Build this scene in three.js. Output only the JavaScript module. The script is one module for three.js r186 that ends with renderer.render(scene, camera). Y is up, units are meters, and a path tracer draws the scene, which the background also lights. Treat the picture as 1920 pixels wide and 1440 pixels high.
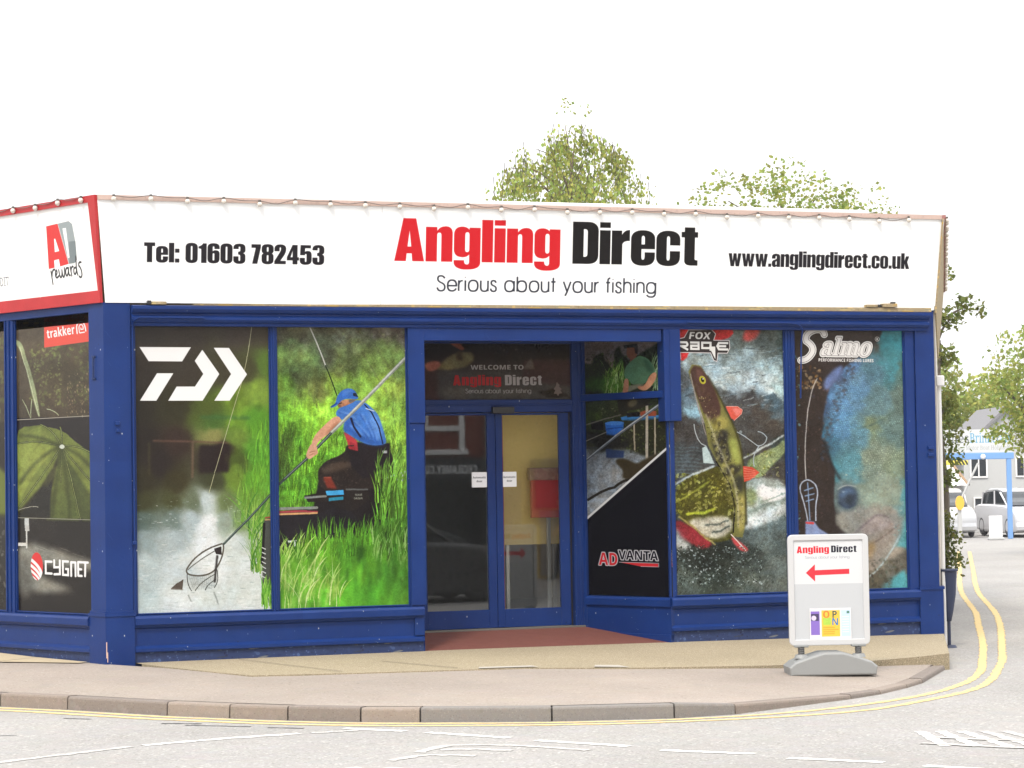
import * as THREE from 'three';
import { RoundedBoxGeometry } from 'three/addons/geometries/RoundedBoxGeometry.js';
import { mergeGeometries } from 'three/addons/utils/BufferGeometryUtils.js';
import { ImprovedNoise } from 'three/addons/math/ImprovedNoise.js';
import { MarchingCubes } from 'three/addons/objects/MarchingCubes.js';

// ---------------------------------------------------------------- camera, sky, sun, exposure
const scene = new THREE.Scene();
const camera = new THREE.PerspectiveCamera(17.42, 4 / 3, 0.5, 900);
camera.position.set(-4.797, 1.727, 24.69);
camera.rotation.order = 'YXZ';
camera.rotation.set(0.03935, -20.25 * Math.PI / 180, -0.0165);
const renderer = new THREE.WebGLRenderer({ antialias: true });
renderer.toneMapping = THREE.LinearToneMapping;
renderer.toneMappingExposure = 1.8;
renderer.shadowMap.enabled = true;

{ // an even bright overcast sky, a little brighter overhead
  const W = 256, H = 128, d = new Float32Array(W * H * 4);
  for (let j = 0; j < H; j++) for (let i = 0; i < W; i++) {
    const el = ((j + 0.5) / H - 0.5) * Math.PI, s = Math.sin(el), o = (j * W + i) * 4;
    const L = s > 0 ? 0.66 + 0.8 * s : 0.66;
    d[o] = L; d[o + 1] = L * 1.0; d[o + 2] = L * 1.015; d[o + 3] = 1;
  }
  const sky = new THREE.DataTexture(d, W, H, THREE.RGBAFormat, THREE.FloatType);
  sky.mapping = THREE.EquirectangularReflectionMapping; sky.magFilter = THREE.LinearFilter; sky.needsUpdate = true;
  scene.background = sky; scene.environment = sky;
}
const sun = new THREE.DirectionalLight(0xfff4e6, 1.5);
sun.position.set(-16, 40, 26); sun.target.position.set(5, 0, 0);
sun.castShadow = true; sun.shadow.radius = 22; sun.shadow.mapSize.set(2048, 2048);
Object.assign(sun.shadow.camera, { left: -40, right: 40, top: 40, bottom: -40, near: 1, far: 140 });
scene.add(sun, sun.target);

// ---------------------------------------------------------------- helpers
let seed = 7;
const rnd = () => { seed = (seed + 0x6d2b79f5) | 0; let t = Math.imul(seed ^ (seed >>> 15), 1 | seed); t = (t + Math.imul(t ^ (t >>> 7), 61 | t)) ^ t; return ((t ^ (t >>> 14)) >>> 0) / 4294967296; };
const R = (a, b) => a + (b - a) * rnd(), pick = (a) => a[Math.floor(rnd() * a.length)];
const V = (x, y, z) => new THREE.Vector3(x, y, z);
const noise = new ImprovedNoise();
const lerp = THREE.MathUtils.lerp, clamp = THREE.MathUtils.clamp;
const names = new Map();
function numbered(n) { const k = names.get(n) ?? 0; names.set(n, k + 1); return k ? n + '_' + String(k).padStart(3, '0') : n; }
function tag(o, label, category, group, kind) {
  o.userData.label = label; o.userData.category = category;
  if (group) o.userData.group = group; if (kind) o.userData.kind = kind; return o;
}
function thing(name, label, category, pos = [0, 0, 0], turn = 0, group) {
  const o = new THREE.Group(); o.name = numbered(name); o.position.set(...pos); o.rotation.y = turn; scene.add(o);
  return tag(o, label, category, group);
}
function sub(name, parent, label) { const o = new THREE.Group(); o.name = name; parent.add(o); if (label) o.userData.label = label; return o; }
// uv in metres, from the face each corner belongs to
function uvBox(g, off = 0) {
  const p = g.attributes.position, n = g.attributes.normal, uv = new Float32Array(p.count * 2);
  for (let i = 0; i < p.count; i++) {
    const x = p.getX(i), y = p.getY(i), z = p.getZ(i), a = Math.abs(n.getX(i)), b = Math.abs(n.getY(i)), c = Math.abs(n.getZ(i));
    if (c >= a && c >= b) { uv[2 * i] = x; uv[2 * i + 1] = y; } else if (a >= b) { uv[2 * i] = z + 0.37; uv[2 * i + 1] = y; } else { uv[2 * i] = x; uv[2 * i + 1] = z + 0.61; }
    uv[2 * i] += off; uv[2 * i + 1] += off * 0.7;
  }
  g.setAttribute('uv', new THREE.BufferAttribute(uv, 2)); return g;
}
const clean = (g) => { g = g.index ? g.toNonIndexed() : g; for (const k of Object.keys(g.attributes)) if (!['position', 'normal', 'uv', 'color'].includes(k)) g.deleteAttribute(k); return g; };
function join(list) {
  const gs = list.map(clean), col = gs.some((g) => g.attributes.color);
  for (const g of gs) if (col && !g.attributes.color) g.setAttribute('color', new THREE.BufferAttribute(new Float32Array(g.attributes.position.count * 3).fill(1), 3));
  return gs.length === 1 ? gs[0] : mergeGeometries(gs);
}
function obj(name, geos, material, parent = scene, label) {
  const g = Array.isArray(geos) ? join(geos) : geos;
  const m = new THREE.Mesh(g, material); m.name = parent === scene ? numbered(name) : name; m.castShadow = m.receiveShadow = true;
  if (label) m.userData.label = label; parent.add(m); return m;
}
// box from min to max corners, bevelled
function bx(x0, x1, y0, y1, z0, z1, r = 0.005) {
  const w = x1 - x0, h = y1 - y0, d = z1 - z0;
  const g = r > 0 ? new RoundedBoxGeometry(w, h, d, 1, Math.min(r, w / 2.1, h / 2.1, d / 2.1)) : new THREE.BoxGeometry(w, h, d);
  g.translate((x0 + x1) / 2, (y0 + y1) / 2, (z0 + z1) / 2);
  return uvBox(clean(g));
}
// profile of (z, y) points run along x
function run(profile, x0, x1) {
  const s = new THREE.Shape(profile.map(([z, y]) => new THREE.Vector2(-z, y)));
  const g = new THREE.ExtrudeGeometry(s, { depth: x1 - x0, bevelEnabled: false });
  g.rotateY(Math.PI / 2); g.translate(x0, 0, 0);
  return uvBox(clean(g));
}
function prism(pts, y0, y1) { // plan polygon (x, z) raised
  const s = new THREE.Shape(pts.map(([x, z]) => new THREE.Vector2(x, -z)));
  const g = new THREE.ExtrudeGeometry(s, { depth: y1 - y0, bevelEnabled: false });
  g.rotateX(-Math.PI / 2); g.translate(0, y0, 0); return uvBox(clean(g));
}
function tube(pts, r, seg = 12, sides = 7) {
  const g = new THREE.TubeGeometry(new THREE.CatmullRomCurve3(pts.map((p) => V(...p)), false, 'catmullrom', 0.1), seg, r, sides, false);
  return clean(g);
}
function cyl(x, y, z, r0, r1, h, sides = 14) { const g = new THREE.CylinderGeometry(r1, r0, h, sides); g.translate(x, y + h / 2, z); return clean(g); }
function quadSheet(a, b, c, d) { // corners a b c d anticlockwise seen from the front, uv 0..1 from a
  const g = new THREE.BufferGeometry();
  g.setAttribute('position', new THREE.BufferAttribute(new Float32Array([...a, ...b, ...c, ...a, ...c, ...d]), 3));
  g.setAttribute('uv', new THREE.BufferAttribute(new Float32Array([0, 0, 1, 0, 1, 1, 0, 0, 1, 1, 0, 1]), 2));
  g.computeVertexNormals(); return g;
}
const canvas = (w, h) => { const c = document.createElement('canvas'); c.width = w; c.height = h; return c; };
function tex(c, repeat, srgb = true) {
  const t = new THREE.CanvasTexture(c); t.magFilter = THREE.LinearFilter; if (srgb) t.colorSpace = THREE.SRGBColorSpace;
  if (repeat) { t.wrapS = t.wrapT = THREE.RepeatWrapping; t.repeat.set(repeat, repeat); } return t;
}
const std = (o) => new THREE.MeshStandardMaterial(o), phy = (o) => new THREE.MeshPhysicalMaterial(o);
const lin = (r, g, b) => new THREE.Color().setRGB(r, g, b);
// tiling grain: base rgb, list of [count, minSize, maxSize, dark, light] speckles
function grain(size, base, layers, spots) {
  const c = canvas(size, size), x = c.getContext('2d');
  x.fillStyle = `rgb(${base})`; x.fillRect(0, 0, size, size);
  for (const [n, s0, s1, d, l, a] of layers) for (let i = 0; i < n; i++) {
    const v = R(d, l), t = [base[0] + v + R(-6, 6), base[1] + v, base[2] + v + R(-6, 6)].map((q) => Math.round(clamp(q, 0, 255)));
    x.fillStyle = `rgba(${t},${a ?? 0.8})`; const s = R(s0, s1), px = R(0, size), py = R(0, size);
    for (const ox of [0, -size, size]) for (const oy of [0, -size, size]) { if (px + ox < -s || px + ox > size + s || py + oy < -s || py + oy > size + s) continue; x.beginPath(); x.ellipse(px + ox, py + oy, s, s * R(0.6, 1), R(0, 3), 0, 6.3); x.fill(); }
  }
  if (spots) spots(x, size);
  return c;
}
// ---------------------------------------------------------------- lettering
const rrp = (x, y, w, h, r) => `M${x + r},${y}L${x + w - r},${y}Q${x + w},${y} ${x + w},${y + r}L${x + w},${y + h - r}Q${x + w},${y + h} ${x + w - r},${y + h}L${x + r},${y + h}Q${x},${y + h} ${x},${y + h - r}L${x},${y + r}Q${x},${y} ${x + r},${y}Z`;
const rc = (x, y, w, h) => `M${x},${y}L${x + w},${y}L${x + w},${y + h}L${x},${y + h}Z`;
const BOLD = { // heavy condensed capitals and small letters, 100 units to a capital
  A: [63, 'M0,0L18,100L45,100L63,0L38,0L36.5,18L26,18L24.5,0ZM27.5,34L35.5,34L31.5,72Z'],
  n: [57, rc(0, 0, 24, 81) + 'M24,72Q30,83 42,83Q57,83 57,66L57,0L33,0L33,62Q33,68 28.5,68Q24,68 24,62Z'],
  g: [57, 'M33,5L33,18Q28,11 19,11Q0,11 0,30L0,64Q0,83 19,83Q28,83 33,76L33,81L57,81L57,-1Q57,-18 28,-18Q0,-18 0,0L0,4L22,4Q22,-6 28,-6Q33,-6 33,0ZM33,30L33,64Q33,70 28.5,70Q24,70 24,64L24,30Q24,23 28.5,23Q33,23 33,30Z'],
  l: [24, rc(0, 0, 24, 100)], i: [24, rc(0, 0, 24, 81) + rc(0, 87, 24, 13)],
  D: [58, 'M0,0L0,100L34,100Q58,100 58,78L58,22Q58,0 34,0ZM24.5,17L24.5,83L28,83Q33.5,83 33.5,76L33.5,24Q33.5,17 28,17Z'],
  r: [41, 'M0,0L0,81L23,81L23,70Q28,83 41,83L41,57Q26,57 24,48L24,0Z'],
  e: [55, 'M0,20L0,61Q0,83 27.5,83Q55,83 55,61L55,38L24,38L24,20Q24,12 27.5,12Q31.5,12 31.5,20L31.5,30L55,30L55,20Q55,-2 27.5,-2Q0,-2 0,20ZM24,49L24,63Q24,70 27.5,70Q31.5,70 31.5,63L31.5,49Z'],
  c: [55, 'M0,20L0,61Q0,83 27.5,83Q55,83 55,61L55,48L31.5,48L31.5,63Q31.5,70 27.5,70Q24,70 24,63L24,18Q24,11 27.5,11Q31.5,11 31.5,18L31.5,34L55,34L55,20Q55,-2 27.5,-2Q0,-2 0,20Z'],
  t: [38, 'M7,92L31,92L31,81L38,81L38,68L31,68L31,16Q31,13 38,13L38,0L26,0Q7,-1 7,12L7,68L0,68L0,81L7,81Z'],
  T: [50, 'M0,100L50,100L50,82L37,82L37,0L13,0L13,82L0,82Z'], ':': [20, rc(0, 0, 20, 20) + rc(0, 50, 20, 20)], '.': [20, rc(0, 0, 20, 20)],
  0: [56, 'M0,22L0,78Q0,102 28,102Q56,102 56,78L56,22Q56,-2 28,-2Q0,-2 0,22Z' + rrp(24, 14, 8, 72, 4)],
  1: [37, 'M12,0L12,70Q12,74 0,74L0,84Q16,88 20,100L37,100L37,0Z'],
  6: [56, 'M0,22L0,78Q0,102 28,102Q56,102 56,80L56,72L32,72L32,80Q32,86 28,86Q24,86 24,80L24,60Q29,66 37,66Q56,66 56,48L56,22Q56,-2 28,-2Q0,-2 0,22Z' + rrp(24, 13, 8, 38, 4)],
  3: [56, 'M0,74L0,80Q0,102 28,102Q56,102 56,80L56,68Q56,56 44,53Q56,50 56,38L56,20Q56,-2 28,-2Q0,-2 0,20L0,36L24,36L24,20Q24,13 28,13Q32,13 32,20L32,38Q32,46 22,46L22,60Q32,60 32,66L32,80Q32,87 28,87Q24,87 24,80L24,74Z'],
  7: [44, 'M0,100L44,100L44,84L28,0L4,0L20,82L0,82Z'],
  8: [56, 'M28,102Q56,102 56,80L56,68Q56,58 47,54Q56,50 56,40L56,20Q56,-2 28,-2Q0,-2 0,20L0,40Q0,50 9,54Q0,58 0,68L0,80Q0,102 28,102Z' + rrp(24, 62, 8, 25, 4) + rrp(24, 13, 8, 33, 4)],
  2: [55, 'M0,66L0,78Q0,102 28,102Q55,102 55,78Q55,62 46,46L28,17L54,17L54,0L0,0L0,15L24,58Q31,70 31,80Q31,87 28,87Q24,87 24,80L24,66Z'],
  4: [57, 'M26,100L50,100L50,36L57,36L57,20L50,20L50,0L27,0L27,20L0,20L0,36ZM27,36L27,72L17,36Z'],
  5: [56, 'M3,100L52,100L52,84L25,84L24,65Q29,70 37,70Q56,70 56,50L56,22Q56,-2 28,-2Q0,-2 0,20L0,34L24,34L24,20Q24,13 28,13Q32,13 32,20L32,48Q32,55 28,55Q24,55 24,48L1,48Z'],
  w: [84, 'M0,81L22,81L27,32L32,81L52,81L57,32L62,81L84,81L70,0L47,0L42,42L37,0L14,0Z'],
  a: [55, 'M0,52L0,62Q0,83 28,83Q55,83 55,64L55,0L32,0L32,8Q27,-2 17,-2Q0,-2 0,18L0,26Q0,40 16,44Q32,48 32,54L32,64Q32,70 28,70Q24,70 24,64L24,52ZM32,38L32,18Q32,12 28,12Q24,12 24,18L24,28Q24,34 32,38Z'],
  d: [57, 'M33,0L33,6Q28,-2 19,-2Q0,-2 0,17L0,64Q0,83 19,83Q28,83 33,76L33,100L57,100L57,0ZM33,18L33,64Q33,70 28.5,70Q24,70 24,64L24,18Q24,11 28.5,11Q33,11 33,18Z'],
  o: [56, 'M0,20L0,61Q0,83 28,83Q56,83 56,61L56,20Q56,-2 28,-2Q0,-2 0,20Z' + rrp(24, 12, 8, 58, 4)],
  u: [57, 'M0,81L24,81L24,18Q24,12 28.5,12Q33,12 33,18L33,81L57,81L57,0L33,0L33,7Q28,-2 18,-2Q0,-2 0,16Z'],
  k: [58, rc(0, 0, 24, 100) + 'M24,50L33,81L56,81L43,44L58,0L34,0L24,34Z'], ' ': [20, ''],
};
function bold(c, text, x, base, cap, width, color, gap = 5) { // text whose capitals are CAP tall on BASE, fitted to WIDTH
  const adv = [...text].reduce((s, ch) => s + BOLD[ch][0] + gap, -gap), k = cap / 100, kx = width / adv;
  c.fillStyle = color;
  for (const ch of text) { const [w, d] = BOLD[ch]; c.save(); c.translate(x, base); c.scale(kx, -k); if (d) c.fill(new Path2D(d), ch === 'n' || ch === 'k' || ch === 'i' || ch === ':' ? 'nonzero' : 'evenodd'); c.restore(); x += (w + gap) * kx; }
}
const THIN = { // round single-line letters: [advance, path]
  S: [52, 'M46,84Q40,101 24,101Q5,101 5,80Q5,64 25,55Q48,46 48,26Q48,-1 25,-1Q4,-1 3,22'], e: [56, 'M4,35L56,35Q56,73 30,73Q3,73 3,36Q3,-1 30,-1Q48,-1 54,17'], r: [28, 'M4,72L4,0M4,40Q6,72 28,70'],
  i: [12, 'M6,72L6,0M6,96L6,92'], o: [64, 'M32,73Q4,73 4,36Q4,-1 32,-1Q60,-1 60,36Q60,73 32,73'], u: [52, 'M4,72L4,28Q4,-1 26,-1Q48,-1 48,28L48,72M48,20L48,0'], s: [40, 'M34,58Q32,73 20,73Q6,73 6,56Q6,44 20,38Q36,32 36,18Q36,-1 20,-1Q4,-1 3,18'],
  a: [66, 'M32,73Q4,73 4,36Q4,-1 32,-1Q60,-1 60,36Q60,73 32,73M60,72L60,0'], b: [66, 'M32,73Q4,73 4,36Q4,-1 32,-1Q60,-1 60,36Q60,73 32,73M4,102L4,0'], t: [30, 'M15,98L15,0M2,70L29,70'],
  y: [50, 'M3,72L26,2M48,72L26,2L14,-26'], f: [28, 'M12,0L12,80Q12,102 27,100M1,70L26,70'], h: [52, 'M4,102L4,0M4,44Q4,73 26,73Q48,73 48,46L48,0'], n: [52, 'M4,72L4,0M4,44Q4,73 26,73Q48,73 48,46L48,0'],
  g: [66, 'M32,73Q4,73 4,36Q4,-1 32,-1Q60,-1 60,36Q60,73 32,73M60,72L60,2Q60,-28 32,-28Q10,-28 6,-12'], ' ': [26, ''],
};
function thin(c, text, x, base, cap, width, color, lw, gap = 10) {
  const adv = [...text].reduce((s, ch) => s + THIN[ch][0] + gap, -gap), k = cap / 100, kx = width / adv;
  c.strokeStyle = color; c.lineWidth = lw / k; c.lineCap = 'butt'; c.lineJoin = 'round';
  for (const ch of text) { const [w, d] = THIN[ch]; c.save(); c.translate(x, base); c.scale(kx, -k); if (d) c.stroke(new Path2D(d)); c.restore(); x += (w + gap) * kx; }
}
const SLOGAN = 'Serious about your fishing';

// ---------------------------------------------------------------- artwork printed on the window films
// The artwork is laid out in its own units: corners [tl, tr, br, bl] of the sheet, k pixels to a unit.
function sheet(c4, k, draw) {
  const [a, b, c, d] = c4, h = [(b[0] - a[0] + c[0] - d[0]) / 2, (b[1] - a[1] + c[1] - d[1]) / 2], v = [(d[0] - a[0] + c[0] - b[0]) / 2, (d[1] - a[1] + c[1] - b[1]) / 2];
  const m = [(a[0] + b[0] + c[0] + d[0]) / 4, (a[1] + b[1] + c[1] + d[1]) / 4], W = Math.round(k * Math.hypot(...h)), H = Math.round(k * Math.hypot(...v));
  const det = h[0] * v[1] - h[1] * v[0], A = (v[1] * W) / det, C = (-v[0] * W) / det, B = (-h[1] * H) / det, D = (h[0] * H) / det;
  const o = canvas(W, H), x = o.getContext('2d');
  x.setTransform(A, B, C, D, W / 2 - A * m[0] - C * m[1], H / 2 - B * m[0] - D * m[1]);
  x.lineCap = 'round'; x.lineJoin = 'round';
  draw(x); return o;
}
const col = (c) => (typeof c === 'string' ? c : `rgb(${c})`);
const blur = (x, b) => { x.filter = b ? `blur(${b * 2.1}px)` : 'none'; };
// parts of the picture that were out of focus, as bands [y0, y1, blur]
function soften(x, bands) { const t = x.getTransform(), W = x.canvas.width, H = x.canvas.height; for (const [y0, y1, b] of bands) { const c = canvas(W, H), q = c.getContext('2d'); q.filter = `blur(${b}px)`; q.drawImage(x.canvas, 0, 0); x.save(); x.setTransform(1, 0, 0, 1, 0, 0); x.globalAlpha = 0.75; const a = y0 * t.d + t.f, e = y1 * t.d + t.f; x.beginPath(); x.rect(0, a, W, e - a); x.clip(); x.drawImage(c, 0, 0); x.restore(); } }
// what a camera adds to a printed picture: broken outlines, mottling and grain
const VT = Float32Array.from({ length: 65536 }, () => rnd() * 2 - 1);
function vn(u, v) { const i = Math.floor(u), j = Math.floor(v), f = u - i, g = v - j, a = f * f * (3 - 2 * f), b = g * g * (3 - 2 * g), T = (p, q) => VT[((p & 255) << 8) | (q & 255)]; return (T(i, j) * (1 - a) + T(i + 1, j) * a) * (1 - b) + (T(i, j + 1) * (1 - a) + T(i + 1, j + 1) * a) * b; }
function photo(x, warp = 1, lum = 0.3, fine = 0.16, hue = 0.08) {
  const { width: W, height: H } = x.canvas, src = x.getImageData(0, 0, W, H), s = src.data, out = x.createImageData(W, H), d = out.data;
  for (let j = 0; j < H; j++) for (let i = 0; i < W; i++) {
    const wx = warp * (7 * vn(i / 46, j / 46) + 3 * vn(i / 13 + 50, j / 13) + 1.6 * vn(i / 4 + 9, j / 4)), wy = warp * (7 * vn(i / 46 + 99, j / 46) + 3 * vn(i / 13 + 150, j / 13) + 1.6 * vn(i / 4 + 77, j / 4));
    const a = clamp(Math.round(i + wx), 0, W - 1), b = clamp(Math.round(j + wy), 0, H - 1), o = (b * W + a) * 4, q = (j * W + i) * 4;
    const n1 = vn(i / 70 + 31, j / 70), n2 = vn(i / 22 + 11, j / 22 + 5), n3 = vn(i / 7, j / 7 + 60), n4 = vn(i / 2.3, j / 2.3), L = 1 + lum * (0.5 * n1 + 0.5 * n2) + fine * (n3 + 0.7 * n4), h = hue * (n1 - n2), g = 5 * n4;
    d[q] = s[o] * L * (1 + h) + g; d[q + 1] = s[o + 1] * L + g; d[q + 2] = s[o + 2] * L * (1 - h) + g; d[q + 3] = 255;
  }
  x.putImageData(out, 0, 0);
}
function poly(x, pts, c, b = 0, curve = false) {
  blur(x, b); x.fillStyle = col(c); x.beginPath();
  if (!curve) pts.forEach(([px, py], i) => (i ? x.lineTo(px, py) : x.moveTo(px, py)));
  else { const n = pts.length, mid = (i) => [(pts[i % n][0] + pts[(i + 1) % n][0]) / 2, (pts[i % n][1] + pts[(i + 1) % n][1]) / 2]; x.moveTo(...mid(0)); for (let i = 1; i <= n; i++) x.quadraticCurveTo(...pts[i % n], ...mid(i)); }
  x.closePath(); x.fill(); blur(x, 0);
}
function blob(x, cx, cy, rx, ry, c, b = 0, rot = 0) { blur(x, b); x.fillStyle = col(c); x.beginPath(); x.ellipse(cx, cy, rx, ry, rot, 0, 6.3); x.fill(); blur(x, 0); }
function line(x, pts, c, w, b = 0) { blur(x, b); x.strokeStyle = col(c); x.lineWidth = w; x.beginPath(); pts.forEach(([px, py], i) => (i ? x.lineTo(px, py) : x.moveTo(px, py))); x.stroke(); blur(x, 0); }
function curve(x, d, c, w, b = 0) { blur(x, b); x.strokeStyle = col(c); x.lineWidth = w; x.stroke(new Path2D(d)); blur(x, 0); }
function blades(x, n, x0, x1, y0, y1, len, w, cols, lean = 0.35, keep = () => true) {
  for (let i = 0; i < n; i++) {
    const bx_ = R(x0, x1), by = y0 + (y1 - y0) * (i / n), l = len * R(0.5, 1.3), t = bx_ + R(-1, 1) * lean * l, s = w * R(0.5, 1.2);
    if (!keep(bx_, by)) continue;
    x.fillStyle = pick(cols); x.beginPath(); x.moveTo(bx_ - s, by); x.quadraticCurveTo(bx_ - s * 0.6, by - l * 0.6, t, by - l); x.quadraticCurveTo(bx_ + s, by - l * 0.5, bx_ + s, by); x.fill();
  }
}
function specks(x, n, x0, x1, y0, y1, s0, s1, cols, a = 0.8, rot = null) {
  for (let i = 0; i < n; i++) { x.globalAlpha = a * R(0.4, 1); x.fillStyle = pick(cols); x.beginPath(); const s = R(s0, s1); x.ellipse(R(x0, x1), R(y0, y1), s, s * R(0.3, 0.8), rot ?? R(0, 3), 0, 6.3); x.fill(); }
  x.globalAlpha = 1;
}
function vgrad(x, x0, x1, stops) { const ys = stops.map((s) => s[0]), g = x.createLinearGradient(0, ys[0], 0, ys.at(-1)); stops.forEach(([y, c]) => g.addColorStop((y - ys[0]) / (ys.at(-1) - ys[0]), col(c))); x.fillStyle = g; x.fillRect(x0, ys[0], x1 - x0, ys.at(-1) - ys[0]); }
// a smooth colour field through sample points 'x,y,hex' of the artwork, and the colour at a point of it
const hex3 = (h) => [parseInt(h.slice(0, 2), 16), parseInt(h.slice(2, 4), 16), parseInt(h.slice(4, 6), 16)];
function field(x, list, warp = 9, sharp = 3) {
  const P = list.trim().split(/\s+/).map((q) => { const [a, b, c] = q.split(','); return [+a, +b, ...hex3(c)]; });
  const at = (u, v) => { const a = u + warp * (vn(u / 22, v / 22) + 0.5 * vn(u / 8 + 40, v / 8)), b = v + warp * (vn(u / 22 + 90, v / 22) + 0.5 * vn(u / 8 + 140, v / 8)); let r = 0, g = 0, l = 0, w = 0; for (const p of P) { const d = Math.pow((p[0] - a) ** 2 + (p[1] - b) ** 2 + 30, -sharp / 2 - 0.5), k = d; r += p[2] * k; g += p[3] * k; l += p[4] * k; w += k; } return [r / w, g / w, l / w]; };
  const t = x.getTransform(), W = x.canvas.width, H = x.canvas.height, S = 5, w = Math.ceil(W / S), h = Math.ceil(H / S), c = canvas(w, h), q = c.getContext('2d'), im = q.createImageData(w, h), det = t.a * t.d - t.b * t.c;
  for (let j = 0; j < h; j++) for (let i = 0; i < w; i++) { const X = i * S - t.e, Y = j * S - t.f, o = at((t.d * X - t.c * Y) / det, (-t.b * X + t.a * Y) / det), k = (j * w + i) * 4; im.data[k] = o[0]; im.data[k + 1] = o[1]; im.data[k + 2] = o[2]; im.data[k + 3] = 255; }
  q.putImageData(im, 0, 0); x.save(); x.setTransform(1, 0, 0, 1, 0, 0); x.imageSmoothingEnabled = true; x.imageSmoothingQuality = 'high'; x.drawImage(c, 0, 0, w * S, h * S); x.restore(); return at;
}
const shadeOf = (c, k, warm = 0) => `rgb(${Math.round(clamp(c[0] * k + warm, 0, 255))},${Math.round(clamp(c[1] * k + warm * 0.7, 0, 255))},${Math.round(clamp(c[2] * k, 0, 255))})`;
function reeds(x, at, n, x0, x1, y0, y1, len, w, lean, lo, hi, keep = () => true) { // blades that take the colour of the ground they grow on
  for (let i = 0; i < n; i++) { const a = R(x0, x1), b = y0 + (y1 - y0) * (i / n), l = len * R(0.5, 1.3), t = a + R(-1, 1) * lean * l, s = w * R(0.5, 1.2); if (!keep(a, b)) continue; const c = at(a, b - l * 0.5); x.fillStyle = shadeOf(c, R(lo, hi), R(-6, 14)); x.beginPath(); x.moveTo(a - s, b); x.quadraticCurveTo(a - s * 0.6, b - l * 0.6, t, b - l); x.quadraticCurveTo(a + s, b - l * 0.5, a + s, b); x.fill(); }
}
const zp = (ox, oy, k, pts) => pts.map(([a, b]) => [ox + a / k, oy + b / k]);

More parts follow.
